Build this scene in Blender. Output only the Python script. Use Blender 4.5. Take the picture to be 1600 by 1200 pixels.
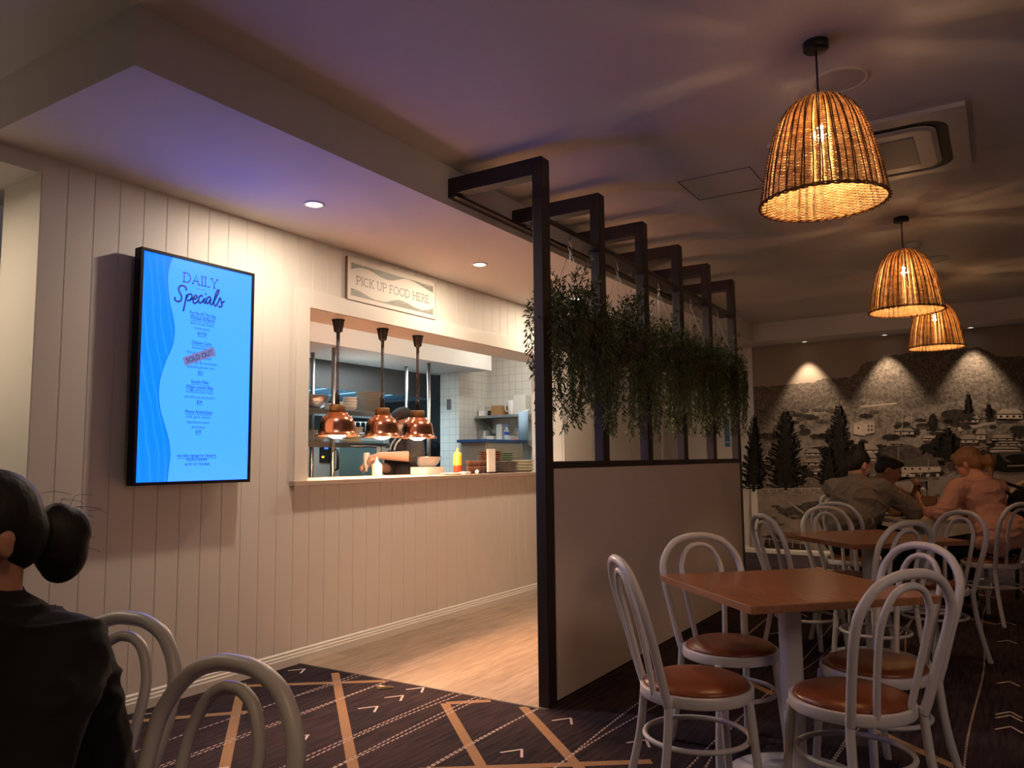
import bpy, bmesh, math, random
from mathutils import Vector, Matrix, noise as mnoise

for o in list(bpy.data.objects):
    bpy.data.objects.remove(o)
SC = bpy.context.scene
COL = SC.collection
PI = math.pi
R = math.radians

# ------------------------------------------------------------------ camera
YAW, PITCH, ROLL = R(32.247), R(5.57), R(-0.584)
FPX, EYE = 1209.4, 1.24
fwd = Vector((math.cos(PITCH)*math.cos(YAW), math.cos(PITCH)*math.sin(YAW), math.sin(PITCH)))
rgt = Vector((math.sin(YAW), -math.cos(YAW), 0.0))
upv = rgt.cross(fwd)
cr, sr = math.cos(ROLL), math.sin(ROLL)
rgt, upv = cr*rgt + sr*upv, -sr*rgt + cr*upv
cam_data = bpy.data.cameras.new('camera')
cam = bpy.data.objects.new('camera', cam_data)
COL.objects.link(cam)
mw = Matrix((rgt, upv, -fwd)).transposed().to_4x4()
mw.translation = Vector((0, 0, EYE))
cam.matrix_world = mw
cam_data.sensor_fit = 'HORIZONTAL'
cam_data.sensor_width = 36.0
cam_data.lens = FPX/1600*36.0
cam_data.clip_start = 0.05
SC.camera = cam

# ------------------------------------------------------------------ world, exposure, room light
SC.view_settings.view_transform = 'Standard'
SC.view_settings.look = 'None'
SC.view_settings.gamma = 1.0
SC.view_settings.use_curve_mapping = False
SC.view_settings.exposure = 0.0
W = bpy.data.worlds.new('world')
SC.world = W
W.use_nodes = True
bg = W.node_tree.nodes['Background']
bg.inputs[0].default_value = (1.0, 0.86, 0.78, 1)
bg.inputs[1].default_value = 0.06

WARM = (1.0, 0.80, 0.60)
WARM2 = (1.0, 0.70, 0.45)
COOL = (0.62, 0.88, 1.0)

def area_light(name, loc, rot, size, energy, color, sy=None):
    d = bpy.data.lights.new(name, 'AREA')
    d.energy = energy; d.color = color; d.size = size
    if sy: d.shape = 'RECTANGLE'; d.size_y = sy
    o = bpy.data.objects.new(name, d); COL.objects.link(o)
    o.location = loc; o.rotation_euler = rot
    return o

def disc_light(name, loc, energy, color, size):
    o = area_light(name, loc, (0, 0, 0), size, energy, color); o.data.shape = 'DISK'; return o

def spot(name, loc, energy, color, size, blend, aim=None, radius=0.04):
    d = bpy.data.lights.new(name, 'SPOT')
    d.energy = energy; d.color = color; d.spot_size = R(size); d.spot_blend = blend
    d.shadow_soft_size = radius
    o = bpy.data.objects.new(name, d); COL.objects.link(o)
    o.location = loc
    if aim is not None:
        o.rotation_euler = (Vector(aim)-Vector(loc)).to_track_quat('-Z', 'Y').to_euler()
    return o

# added area lights brighten the kitchen besides its unseen cool ceiling fluorescents
area_light('unseen_kitchen_light', (5.4, 4.30, 2.69), (0, 0, 0), 2.6, 11, (1.0, 0.90, 0.76), 0.14)  # strip added to light the end tiles, beam face and counter
area_light('unseen_kitchen_light', (7.1, 4.40, 2.69), (0, 0, 0), 0.4, 7, (1.0, 0.95, 0.86), 0.2)  # small area light added to brighten the tiled end wall
area_light('unseen_kitchen_light', (5.9, 5.30, 2.245), (0, 0, 0), 1.5, 13, (0.80, 0.94, 1.0), 0.12)  # strip added under the beam to lift the oven front and shelf
area_light('unseen_kitchen_light', (6.9, 7.6, 2.69), (0, 0, 0), 2.2, 45, COOL, 0.6)
area_light('hood_light', (6.35, 6.05, 1.975), (R(12), 0, 0), 1.6, 34, (0.55, 0.84, 1.0), 0.12)
o = area_light('partition_fill', (1.2, -2.5, 2.4), (0, 0, 0), 2.0, 7.5, (1.0, 0.70, 0.56), 0.8)  # unseen soft light added to brighten the partition panel
o.data.spread = R(90)
o.rotation_euler = (Vector((4.4, 1.6, 0.6))-Vector((1.2, -2.5, 2.4))).to_track_quat('-Z', 'Y').to_euler()
area_light('alcove_light', (1.0, 4.1, 2.55), (0, 0, 0), 0.5, 15, (1.0, 0.80, 0.58), 0.3)

# unseen warm disc added to light the near chairs like another pendant
disc_light('near_chair_fill', (0.33, 0.58, 2.25), 4.2, (1.0, 0.62, 0.32), 0.42)

# ------------------------------------------------------------------ helpers
def sight(x, y, axis, val):
    """point of the room on a measured plane (axis 0/1/2 = val) seen at picture point x, y"""
    d = fwd + rgt*((x-800)/FPX) + upv*((600-y)/FPX)
    c = Vector((0, 0, EYE))
    return c + d*((val-c[axis])/d[axis])

def sight_d(x, y, dep):
    return Vector((0, 0, EYE)) + (fwd + rgt*((x-800)/FPX) + upv*((600-y)/FPX))*dep

MATS = {}
def mat(name, color, rough=0.6, metal=0.0, noise=0.0, nscale=20.0, bump=0.0, emit=None, estr=0.0,
        coat=0.0, trans=0.0, stretch=(1, 1, 1), spec=None, ior=None):
    if name in MATS: return MATS[name]
    m = bpy.data.materials.new(name); m.use_nodes = True
    nt = m.node_tree; b = nt.nodes['Principled BSDF']
    b.inputs['Base Color'].default_value = (*color, 1)
    b.inputs['Roughness'].default_value = rough
    b.inputs['Metallic'].default_value = metal
    if coat: b.inputs['Coat Weight'].default_value = coat
    if trans: b.inputs['Transmission Weight'].default_value = trans
    if spec is not None: b.inputs['Specular IOR Level'].default_value = spec
    if ior: b.inputs['IOR'].default_value = ior
    if emit:
        b.inputs['Emission Color'].default_value = (*emit, 1)
        b.inputs['Emission Strength'].default_value = estr
    if noise or bump:
        tc = nt.nodes.new('ShaderNodeTexCoord'); mp = nt.nodes.new('ShaderNodeMapping')
        mp.inputs['Scale'].default_value = stretch
        nz = nt.nodes.new('ShaderNodeTexNoise')
        nz.inputs['Scale'].default_value = nscale; nz.inputs['Detail'].default_value = 5
        nt.links.new(tc.outputs['Object'], mp.inputs[0]); nt.links.new(mp.outputs[0], nz.inputs['Vector'])
        if noise:
            cr_ = nt.nodes.new('ShaderNodeMixRGB'); cr_.blend_type = 'MIX'
            cr_.inputs[1].default_value = (*[max(0, c*(1-noise)) for c in color], 1)
            cr_.inputs[2].default_value = (*[min(1, c*(1+noise)) for c in color], 1)
            nt.links.new(nz.outputs['Fac'], cr_.inputs[0]); nt.links.new(cr_.outputs[0], b.inputs['Base Color'])
        if bump:
            bp_ = nt.nodes.new('ShaderNodeBump'); bp_.inputs['Strength'].default_value = bump
            bp_.inputs['Distance'].default_value = 0.01
            nt.links.new(nz.outputs['Fac'], bp_.inputs['Height']); nt.links.new(bp_.outputs[0], b.inputs['Normal'])
    MATS[name] = m
    return m

class MB:
    """collects shapes, then links them as one mesh object"""
    def __init__(self): self.bm = bmesh.new(); self.mi = 0
    def _tag(self, faces, smooth=False):
        for f in faces: f.material_index = self.mi; f.smooth = smooth
    def face(self, pts, smooth=False):
        f = self.bm.faces.new([self.bm.verts.new(p) for p in pts]); self._tag([f], smooth); return f
    def box(self, x0, x1, y0, y1, z0, z1, bevel=0.0):
        v = [self.bm.verts.new((x, y, z)) for z in (z0, z1) for y in (y0, y1) for x in (x0, x1)]
        idx = [(0, 2, 3, 1), (4, 5, 7, 6), (0, 1, 5, 4), (2, 6, 7, 3), (0, 4, 6, 2), (1, 3, 7, 5)]
        fs = [self.bm.faces.new([v[i] for i in q]) for q in idx]
        self._tag(fs)
        if bevel:
            es = list({e for f in fs for e in f.edges})
            r_ = bmesh.ops.bevel(self.bm, geom=es, offset=bevel, segments=2, affect='EDGES', profile=0.6)
            self._tag(r_['faces'])
        return fs
    def obox(self, c, ux, uy, uz, hx, hy, hz):
        c = Vector(c); v = []
        for k in (-1, 1):
            for j in (-1, 1):
                for i in (-1, 1):
                    v.append(self.bm.verts.new(c+ux*(i*hx)+uy*(j*hy)+uz*(k*hz)))
        idx = [(0, 2, 3, 1), (4, 5, 7, 6), (0, 1, 5, 4), (2, 6, 7, 3), (0, 4, 6, 2), (1, 3, 7, 5)]
        self._tag([self.bm.faces.new([v[i] for i in q]) for q in idx])
    def tube(self, pts, r, seg=10, closed=False, cap=True, smooth=True):
        pts = [Vector(p) for p in pts]; n = len(pts)
        rs = r if isinstance(r, (list, tuple)) else [r]*n
        rings = []; prev = None
        for i, p in enumerate(pts):
            a = pts[i-1] if (i > 0 or closed) else pts[i]
            b = pts[(i+1) % n] if (i < n-1 or closed) else pts[i]
            t = (b-a)
            t = t.normalized() if t.length > 1e-9 else Vector((0, 0, 1))
            if prev is None:
                h = Vector((0, 0, 1)) if abs(t.z) < 0.9 else Vector((1, 0, 0))
                u = t.cross(h).normalized()
            else:
                u = (prev - t*prev.dot(t))
                u = u.normalized() if u.length > 1e-6 else t.orthogonal().normalized()
            prev = u; w = t.cross(u)
            rings.append([self.bm.verts.new(p+(u*math.cos(2*PI*k/seg)+w*math.sin(2*PI*k/seg))*rs[i]) for k in range(seg)])
        fs = []
        for i in range(n if closed else n-1):
            A, B = rings[i], rings[(i+1) % n]
            off = 0
            if closed and i == n-1:
                off = min(range(seg), key=lambda s: (A[0].co-B[s].co).length)
            for k in range(seg):
                fs.append(self.bm.faces.new((A[k], A[(k+1) % seg], B[(k+1+off) % seg], B[(k+off) % seg])))
        self._tag(fs, smooth)
        if cap and not closed:
            self._tag([self.bm.faces.new(list(reversed(rings[0]))), self.bm.faces.new(rings[-1])], False)
    def lathe(self, prof, c=(0, 0, 0), seg=32, smooth=True, cap_lo=False, cap_hi=False, closed=False):
        c = Vector(c); rings = []
        for r_, z in prof:
            if r_ < 1e-6: rings.append([self.bm.verts.new(c+Vector((0, 0, z)))])
            else: rings.append([self.bm.verts.new(c+Vector((r_*math.cos(2*PI*k/seg), r_*math.sin(2*PI*k/seg), z))) for k in range(seg)])
        fs = []
        prs = list(zip(rings[:-1], rings[1:]))
        if closed: prs.append((rings[-1], rings[0]))
        for A, B in prs:
            for k in range(seg):
                k2 = (k+1) % seg
                if len(A) == 1 and len(B) == 1: continue
                if len(A) == 1: fs.append(self.bm.faces.new((A[0], B[k2], B[k])))
                elif len(B) == 1: fs.append(self.bm.faces.new((A[k], A[k2], B[0])))
                else: fs.append(self.bm.faces.new((A[k], A[k2], B[k2], B[k])))
        self._tag(fs, smooth)
        if cap_lo and len(rings[0]) > 1: self._tag([self.bm.faces.new(list(reversed(rings[0])))])
        if cap_hi and len(rings[-1]) > 1: self._tag([self.bm.faces.new(rings[-1])])
    def prism(self, pts, d):
        """extrude polygon pts (3-D, planar) along vector d"""
        d = Vector(d); A = [self.bm.verts.new(p) for p in pts]; B = [self.bm.verts.new(Vector(p)+d) for p in pts]
        n = len(A); fs = [self.bm.faces.new(list(reversed(A))), self.bm.faces.new(B)]
        for i in range(n): fs.append(self.bm.faces.new((A[i], A[(i+1) % n], B[(i+1) % n], B[i])))
        self._tag(fs)
    def sphere(self, c, r, seg=16, rings=10, sc=(1, 1, 1)):
        prof = []
        c = Vector(c); prev = None
        P = []
        for i in range(rings+1):
            a = -PI/2 + PI*i/rings
            rr, z = math.cos(a)*r, math.sin(a)*r
            if i in (0, rings): P.append([self.bm.verts.new(c+Vector((0, 0, z*sc[2])))])
            else: P.append([self.bm.verts.new(c+Vector((rr*math.cos(2*PI*k/seg)*sc[0], rr*math.sin(2*PI*k/seg)*sc[1], z*sc[2]))) for k in range(seg)])
        fs = []
        for A, B in zip(P[:-1], P[1:]):
            for k in range(seg):
                k2 = (k+1) % seg
                if len(A) == 1: fs.append(self.bm.faces.new((A[0], B[k2], B[k])))
                elif len(B) == 1: fs.append(self.bm.faces.new((A[k], A[k2], B[0])))
                else: fs.append(self.bm.faces.new((A[k], A[k2], B[k2], B[k])))
        self._tag(fs, True)
    def build(self, name, mats, parent=None, fix=True):
        if fix: bmesh.ops.recalc_face_normals(self.bm, faces=self.bm.faces[:])
        me = bpy.data.meshes.new(name); self.bm.to_mesh(me); self.bm.free()
        for m in (mats if isinstance(mats, (list, tuple)) else [mats]): me.materials.append(m)
        o = bpy.data.objects.new(name, me); COL.objects.link(o)
        if parent is not None: o.parent = parent
        return o

def tag(o, label=None, cat=None, group=None, kind=None):
    if label: o['label'] = label
    if cat: o['category'] = cat
    if group: o['group'] = group
    if kind: o['kind'] = kind
    return o

def thing(name, label, cat, loc=(0, 0, 0), rotz=0.0, group=None):
    o = bpy.data.objects.new(name, None); COL.objects.link(o)
    o.location = loc; o.rotation_euler = (0, 0, rotz); o.empty_display_size = 0.05
    return tag(o, label, cat, group)

def dup(root, loc, rotz, label, group=None):
    def cp(o, par):
        c = o.copy(); COL.objects.link(c)
        if par is not None: c.parent = par
        for ch in list(o.children): cp(ch, c)
        return c
    r_ = cp(root, None)
    r_.location = loc; r_.rotation_euler = (0, 0, rotz); r_['label'] = label
    if group: r_['group'] = group
    return r_

def struct(o, label=None, cat=None):
    o['kind'] = 'structure'
    if label: o['label'] = label
    if cat: o['category'] = cat
    return o

def spline(ctrl, n=8, closed=False):
    """Catmull-Rom through control points"""
    P = [Vector(p) for p in ctrl]; out = []; m = len(P)
    for i in range(m if closed else m-1):
        if closed: p0, p1, p2, p3 = P[i-1], P[i], P[(i+1) % m], P[(i+2) % m]
        else: p0, p1, p2, p3 = P[max(i-1, 0)], P[i], P[i+1], P[min(i+2, m-1)]
        for k in range(n):
            t = k/n
            out.append(0.5*((2*p1)+(p2-p0)*t+(2*p0-5*p1+4*p2-p3)*t*t+(3*p1-p0-3*p2+p3)*t**3))
    if not closed: out.append(P[-1])
    return out

def text_mesh(name, s, width, height, loc, m, parent, slant=0.0, bold=0.0, rot=0.0, thick=0.0004):
    """flat lettering in the X-Z plane facing -Y, centred at loc, fitted to width x cap height"""
    cu = bpy.data.curves.new(name, 'FONT'); cu.body = s; cu.size = 1.0; cu.align_x = 'CENTER'
    cu.offset = bold; cu.shear = slant; cu.resolution_u = 3
    t = bpy.data.objects.new(name, cu); COL.objects.link(t)
    dg = bpy.context.evaluated_depsgraph_get()
    me = bpy.data.meshes.new_from_object(t.evaluated_get(dg))
    bpy.data.objects.remove(t); bpy.data.curves.remove(cu)
    xs = [v.co.x for v in me.vertices]
    sx = width/(max(xs)-min(xs)); cx = (max(xs)+min(xs))/2; sz = height/0.70
    c, s_ = math.cos(rot), math.sin(rot)
    for v in me.vertices:
        x, z = (v.co.x-cx)*sx, (v.co.y-0.35)*sz
        v.co = Vector((loc[0]+x*c-z*s_, loc[1], loc[2]+x*s_+z*c))
    me.materials.clear(); me.materials.append(m)
    o = bpy.data.objects.new(name, me); COL.objects.link(o)
    if parent is not None: o.parent = parent
    return o

def ribbon(mb, pts, w, y):
    """flat stroke of width w along 2-D points (x, z) at depth y, facing -Y"""
    P = [Vector((p[0], p[1])) for p in pts]; L = []; Rr = []
    for i in range(len(P)):
        a = P[max(i-1, 0)]; b = P[min(i+1, len(P)-1)]
        t = (b-a); t = t.normalized() if t.length > 1e-9 else Vector((1, 0))
        n = Vector((-t.y, t.x)); ww = w[i] if isinstance(w, (list, tuple)) else w
        L.append(P[i]+n*ww/2); Rr.append(P[i]-n*ww/2)
    for i in range(len(P)-1):
        mb.face([(L[i].x, y, L[i].y), (Rr[i].x, y, Rr[i].y), (Rr[i+1].x, y, Rr[i+1].y), (L[i+1].x, y, L[i+1].y)])

def arc(cx, cz, rx, rz, a0, a1, n=14):
    return [(cx+rx*math.cos(R(a0+(a1-a0)*k/n)), cz+rz*math.sin(R(a0+(a1-a0)*k/n))) for k in range(n+1)]

# thin serif capitals: width and strokes in a unit-high box; serif = list of (x, z) stroke ends
GLYPH = {
 'P': (0.55, [[(0.1, 0), (0.1, 1)], [(0.1, 1), (0.28, 1)]+arc(0.28, 0.73, 0.25, 0.27, 90, -90)+[(0.1, 0.46)]], [(0.1, 0), (0.06, 1)]),
 'I': (0.24, [[(0.12, 0), (0.12, 1)]], [(0.12, 0), (0.12, 1)]),
 'C': (0.66, [arc(0.38, 0.5, 0.34, 0.5, 50, 310)], []),
 'K': (0.62, [[(0.1, 0), (0.1, 1)], [(0.12, 0.42), (0.54, 1)], [(0.24, 0.56), (0.58, 0)]], [(0.1, 0), (0.1, 1), (0.52, 1), (0.58, 0)]),
 'U': (0.68, [[(0.1, 1), (0.1, 0.3)]+arc(0.34, 0.3, 0.24, 0.3, 180, 360)+[(0.58, 1)]], [(0.1, 1), (0.58, 1)]),
 'F': (0.52, [[(0.1, 0), (0.1, 1)], [(0.1, 1), (0.5, 1), (0.5, 0.88)], [(0.1, 0.52), (0.4, 0.52)]], [(0.1, 0), (0.06, 1)]),
 'O': (0.76, [arc(0.38, 0.5, 0.34, 0.5, 0, 360, 24)], []),
 'D': (0.70, [[(0.1, 0), (0.1, 1)], [(0.1, 1), (0.26, 1)]+arc(0.26, 0.5, 0.38, 0.5, 90, -90)+[(0.1, 0)]], [(0.06, 0), (0.06, 1)]),
 'H': (0.68, [[(0.1, 0), (0.1, 1)], [(0.58, 0), (0.58, 1)], [(0.1, 0.52), (0.58, 0.52)]], [(0.1, 0), (0.1, 1), (0.58, 0), (0.58, 1)]),
 'E': (0.54, [[(0.1, 0), (0.1, 1)], [(0.1, 1), (0.48, 1), (0.48, 0.88)], [(0.1, 0.52), (0.4, 0.52)], [(0.1, 0), (0.5, 0), (0.5, 0.12)]], [(0.06, 0), (0.06, 1)]),
 'R': (0.60, [[(0.1, 0), (0.1, 1)], [(0.1, 1), (0.28, 1)]+arc(0.28, 0.75, 0.23, 0.25, 90, -90)+[(0.1, 0.5)], [(0.28, 0.5), (0.56, 0)]], [(0.1, 0), (0.06, 1), (0.56, 0)]),
 'A': (0.70, [[(0.08, 0), (0.35, 1), (0.62, 0)], [(0.17, 0.34), (0.53, 0.34)]], [(0.08, 0), (0.62, 0)]),
 'L': (0.52, [[(0.1, 1), (0.1, 0), (0.48, 0), (0.48, 0.13)]], [(0.1, 1), (0.06, 0)]),
 'Y': (0.64, [[(0.06, 1), (0.32, 0.48), (0.58, 1)], [(0.32, 0.48), (0.32, 0)]], [(0.06, 1), (0.58, 1), (0.32, 0)]),
 ' ': (0.26, [], []),
}
def serif_text(mb, s, x0, x1, z0, z1, y, w):
    tot = sum(GLYPH[c][0]+0.06 for c in s)-0.06
    sx = (x1-x0)/tot; h = z1-z0; x = x0
    for c in s:
        gw, st, sf = GLYPH[c]
        for pl in st: ribbon(mb, [(x+p[0]*sx, z0+p[1]*h) for p in pl], w, y)
        for p in sf: ribbon(mb, [(x+(p[0]-0.11)*sx, z0+p[1]*h), (x+(p[0]+0.11)*sx, z0+p[1]*h)], w*0.9, y)
        x += (gw+0.06)*sx

def to_mesh_obj(o, name):
    """apply the modifiers of o into plain mesh data"""
    dg = bpy.context.evaluated_depsgraph_get()
    me = bpy.data.meshes.new_from_object(o.evaluated_get(dg)); me.name = name
    o.modifiers.clear(); old = o.data; o.data = me
    bpy.data.meshes.remove(old)
    return o

def rounded_cone(mb, p0, p1, r0, r1, seg=12):
    p0, p1 = Vector(p0), Vector(p1)
    d = p1-p0; L = d.length
    t = d.normalized() if L > 1e-6 else Vector((0, 0, 1))
    pts, rs = [], []
    for k in range(5):
        a = PI/2*(1-k/4); pts.append(p0-t*r0*math.sin(a)); rs.append(max(r0*math.cos(a), r0*0.03))
    for k in range(5):
        a = PI/2*k/4; pts.append(p1+t*r1*math.sin(a)); rs.append(max(r1*math.cos(a), r1*0.03))
    mb.tube(pts, rs, seg)

def organic(name, prims, voxel, m, parent, smooth=6, factor=0.5, folds=None):
    """one continuous skin over rounded cones ('c', p0, p1, r0, r1) and ellipsoids ('e', centre, radii, euler)"""
    mb = MB()
    for p in prims:
        if p[0] == 'c': rounded_cone(mb, p[1], p[2], p[3], p[4])
        else:
            n0 = len(mb.bm.verts); mb.sphere((0, 0, 0), 1.0, 20, 12, p[2]); mb.bm.verts.ensure_lookup_table()
            M = Matrix.Translation(Vector(p[1]))
            if len(p) > 3:
                from mathutils import Euler
                M = M @ Euler(p[3]).to_matrix().to_4x4()
            for v in mb.bm.verts[n0:]: v.co = M @ v.co
    o = mb.build(name, m, parent)
    md = o.modifiers.new('r', 'REMESH'); md.mode = 'VOXEL'; md.voxel_size = voxel; md.use_smooth_shade = True
    ms = o.modifiers.new('s', 'SMOOTH'); ms.factor = factor; ms.iterations = smooth
    to_mesh_obj(o, name)
    if not o.data.materials: o.data.materials.append(m)
    if folds:      # creases and drape of soft cloth
        amp, fx, fz, sd = folds
        nrm = [v.normal.copy() for v in o.data.vertices]
        for v, nv in zip(o.data.vertices, nrm):
            q = Vector((v.co.x*fx+sd, v.co.y*fx, v.co.z*fz)); w_ = mnoise.noise(q*0.55+Vector((7, 3, 1)))*1.1
            r_ = 1-min(1, abs(mnoise.noise(q+Vector((w_, w_, w_))))*3.2)
            v.co += nv*(amp*(r_*r_-0.30)+amp*0.6*mnoise.noise(q*0.5))
    for p in o.data.polygons: p.use_smooth = True
    return o
# ------------------------------------------------------------------ materials of the room
K = 0.9394
M_wall = mat('wall_paint', (0.70, 0.66, 0.60), 0.55, noise=0.02, nscale=3)
M_trim = mat('trim_paint', (0.74, 0.70, 0.63), 0.4)
M_ceil = mat('ceiling_paint', (0.66, 0.63, 0.62), 0.8)
M_blk = mat('black_brown_timber', (0.030, 0.020, 0.017), 0.45, noise=0.25, nscale=14, stretch=(1, 1, 0.15))
M_panel = mat('partition_paint', (0.76, 0.65, 0.59), 0.6, noise=0.03, nscale=4)
M_steel = mat('steel', (0.55, 0.55, 0.55), 0.3, 1.0)
M_white = mat('white_plastic', (0.75, 0.74, 0.71), 0.45)
M_dark = mat('dark_gap', (0.012, 0.011, 0.011), 0.7)

def timber_floor():
    m = bpy.data.materials.new('timber_planks'); m.use_nodes = True; nt = m.node_tree; b = nt.nodes['Principled BSDF']
    tc = nt.nodes.new('ShaderNodeTexCoord')
    br = nt.nodes.new('ShaderNodeTexBrick')
    br.inputs['Color1'].default_value = (0.36, 0.27, 0.19, 1); br.inputs['Color2'].default_value = (0.44, 0.34, 0.25, 1)
    br.inputs['Mortar'].default_value = (0.16, 0.11, 0.075, 1)
    br.inputs['Scale'].default_value = 1.0; br.inputs['Mortar Size'].default_value = 0.0018
    br.inputs['Brick Width'].default_value = 1.25; br.inputs['Row Height'].default_value = 0.19
    br.offset = 0.37
    nt.links.new(tc.outputs['Object'], br.inputs['Vector'])
    mp = nt.nodes.new('ShaderNodeMapping'); mp.inputs['Scale'].default_value = (1.6, 14, 1)
    nz = nt.nodes.new('ShaderNodeTexNoise'); nz.inputs['Scale'].default_value = 2.2; nz.inputs['Detail'].default_value = 8
    nz.inputs['Roughness'].default_value = 0.65
    nt.links.new(tc.outputs['Object'], mp.inputs[0]); nt.links.new(mp.outputs[0], nz.inputs['Vector'])
    rp = nt.nodes.new('ShaderNodeValToRGB')
    rp.color_ramp.elements[0].position = 0.3; rp.color_ramp.elements[0].color = (0.62, 0.58, 0.54, 1)
    rp.color_ramp.elements[1].position = 0.72; rp.color_ramp.elements[1].color = (1.12, 1.12, 1.12, 1)
    nt.links.new(nz.outputs['Fac'], rp.inputs[0])
    mx = nt.nodes.new('ShaderNodeMixRGB'); mx.blend_type = 'MULTIPLY'; mx.inputs[0].default_value = 1
    nt.links.new(br.outputs['Color'], mx.inputs[1]); nt.links.new(rp.outputs[0], mx.inputs[2])
    nt.links.new(mx.outputs[0], b.inputs['Base Color']); b.inputs['Roughness'].default_value = 0.5
    return m

def carpet_base():
    m = bpy.data.materials.new('carpet_pile'); m.use_nodes = True; nt = m.node_tree; b = nt.nodes['Principled BSDF']
    tc = nt.nodes.new('ShaderNodeTexCoord')
    mp = nt.nodes.new('ShaderNodeMapping'); mp.inputs['Scale'].default_value = (4, 42, 1); mp.inputs['Rotation'].default_value = (0, 0, R(6))
    nz = nt.nodes.new('ShaderNodeTexNoise'); nz.inputs['Scale'].default_value = 1.2; nz.inputs['Detail'].default_value = 7
    nt.links.new(tc.outputs['Object'], mp.inputs[0]); nt.links.new(mp.outputs[0], nz.inputs['Vector'])
    n2 = nt.nodes.new('ShaderNodeTexNoise'); n2.inputs['Scale'].default_value = 1.4; n2.inputs['Detail'].default_value = 2
    nt.links.new(tc.outputs['Object'], n2.inputs['Vector'])
    ad = nt.nodes.new('ShaderNodeMath'); ad.operation = 'MULTIPLY_ADD'
    ad.inputs[1].default_value = 0.7
    nt.links.new(nz.outputs['Fac'], ad.inputs[0]); 
    ml = nt.nodes.new('ShaderNodeMath'); ml.operation = 'MULTIPLY'; ml.inputs[1].default_value = 0.35
    nt.links.new(n2.outputs['Fac'], ml.inputs[0]); nt.links.new(ml.outputs[0], ad.inputs[2])
    rp = nt.nodes.new('ShaderNodeValToRGB')
    rp.color_ramp.elements[0].position = 0.40; rp.color_ramp.elements[0].color = (0.016, 0.014, 0.021, 1)
    rp.color_ramp.elements[1].position = 0.66; rp.color_ramp.elements[1].color = (0.060, 0.038, 0.042, 1)
    nt.links.new(ad.outputs[0], rp.inputs[0]); nt.links.new(rp.outputs[0], b.inputs['Base Color'])
    n3 = nt.nodes.new('ShaderNodeTexNoise'); n3.inputs['Scale'].default_value = 260
    nt.links.new(tc.outputs['Object'], n3.inputs['Vector'])
    bp_ = nt.nodes.new('ShaderNodeBump'); bp_.inputs['Strength'].default_value = 0.5; bp_.inputs['Distance'].default_value = 0.004
    nt.links.new(n3.outputs['Fac'], bp_.inputs['Height']); nt.links.new(bp_.outputs[0], b.inputs['Normal'])
    b.inputs['Roughness'].default_value = 0.95; b.inputs['Specular IOR Level'].default_value = 0.1
    return m

def knit(name, c0, c1, sc):
    m = bpy.data.materials.new(name); m.use_nodes = True; nt = m.node_tree; b = nt.nodes['Principled BSDF']
    tc = nt.nodes.new('ShaderNodeTexCoord'); ck = nt.nodes.new('ShaderNodeTexChecker'); ck.inputs['Scale'].default_value = sc
    mp = nt.nodes.new('ShaderNodeMapping'); mp.inputs['Rotation'].default_value = (0, 0, R(48))
    nt.links.new(tc.outputs['Object'], mp.inputs[0]); nt.links.new(mp.outputs[0], ck.inputs['Vector'])
    ck.inputs['Color1'].default_value = (*c0, 1); ck.inputs['Color2'].default_value = (*c1, 1)
    nt.links.new(ck.outputs['Color'], b.inputs['Base Color']); b.inputs['Roughness'].default_value = 0.95
    b.inputs['Specular IOR Level'].default_value = 0.1
    return m

# ------------------------------------------------------------------ floors
WY, SOF, CEI, FARX = 3.768, 2.699, 2.934, 10.375
PY = 1.992
mb = MB()
mb.face([(-3, -4, 0), (FARX, -4, 0), (FARX, WY, 0), (7.02, WY, 0), (7.02, PY, 0), (3.449, PY, 0), (3.449, WY, 0), (1.822, WY, 0), (1.822, 4.6, 0), (-3, 4.6, 0)])
rnd = random.Random(4)
Z1, Z2, Z3 = 0.0006, 0.0014, 0.0022
def strip(p, q, w, z, mi):
    p = Vector((*p, 0))*K; q = Vector((*q, 0))*K; t = (q-p).normalized(); n = Vector((-t.y, t.x, 0))*w/2
    mb.mi = mi; mb.face([(v.x, v.y, z) for v in (p-n, q-n, q+n, p+n)])
def inside(x, y):      # carpet area in survey units
    return (y < PY/K-0.02 and x < 11) or (x < 3.66 and y < 3.98)
def clip_strip(p, q, w, z, mi):
    n = 40; run = None
    for i in range(n+1):
        t = i/n; a = (p[0]+(q[0]-p[0])*t, p[1]+(q[1]-p[1])*t)
        ok = inside(*a)
        if ok and run is None: run = a
        if (not ok or i == n) and run is not None:
            if math.dist(run, last if not ok else a) > 0.05: strip(run, last if not ok else a, w, z, mi)
            run = None
        last = a
TAN = [((3.666, 3.662), (2.2, 2.04)), ((3.491, 2.657), (2.70, 1.80)), ((3.675, 2.278), (2.95, 1.48)), ((3.18, 3.94), (2.2, 2.84)),
       ((3.275, 3.722), (3.656, 3.226)), ((3.10, 3.95), (3.275, 3.722)), ((3.495, 2.651), (3.69, 2.428)), ((2.70, 2.20), (3.3, 1.38)),
       ((2.9, 3.42), (2.3, 4.0)), ((2.2, 2.9), (1.4, 3.9)), ((2.0, 2.6), (1.0, 1.5))]
for p, q in TAN: Z1 += 0.00002; clip_strip(p, q, 0.046, Z1, 1)
for k in range(16):    # the same lattice carried on over the rest of the carpet
    x0 = 2.2+rnd.random()*7.5; y0 = -1.5+rnd.random()*3.2
    sgn = 1 if k % 2 else -1; L = 0.5+rnd.random()*0.7
    Z1 += 0.00001; clip_strip((x0, y0), (x0+L*0.72, y0+sgn*L*0.80), 0.046, Z1, 1)
DZ = [0.0014]
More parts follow.
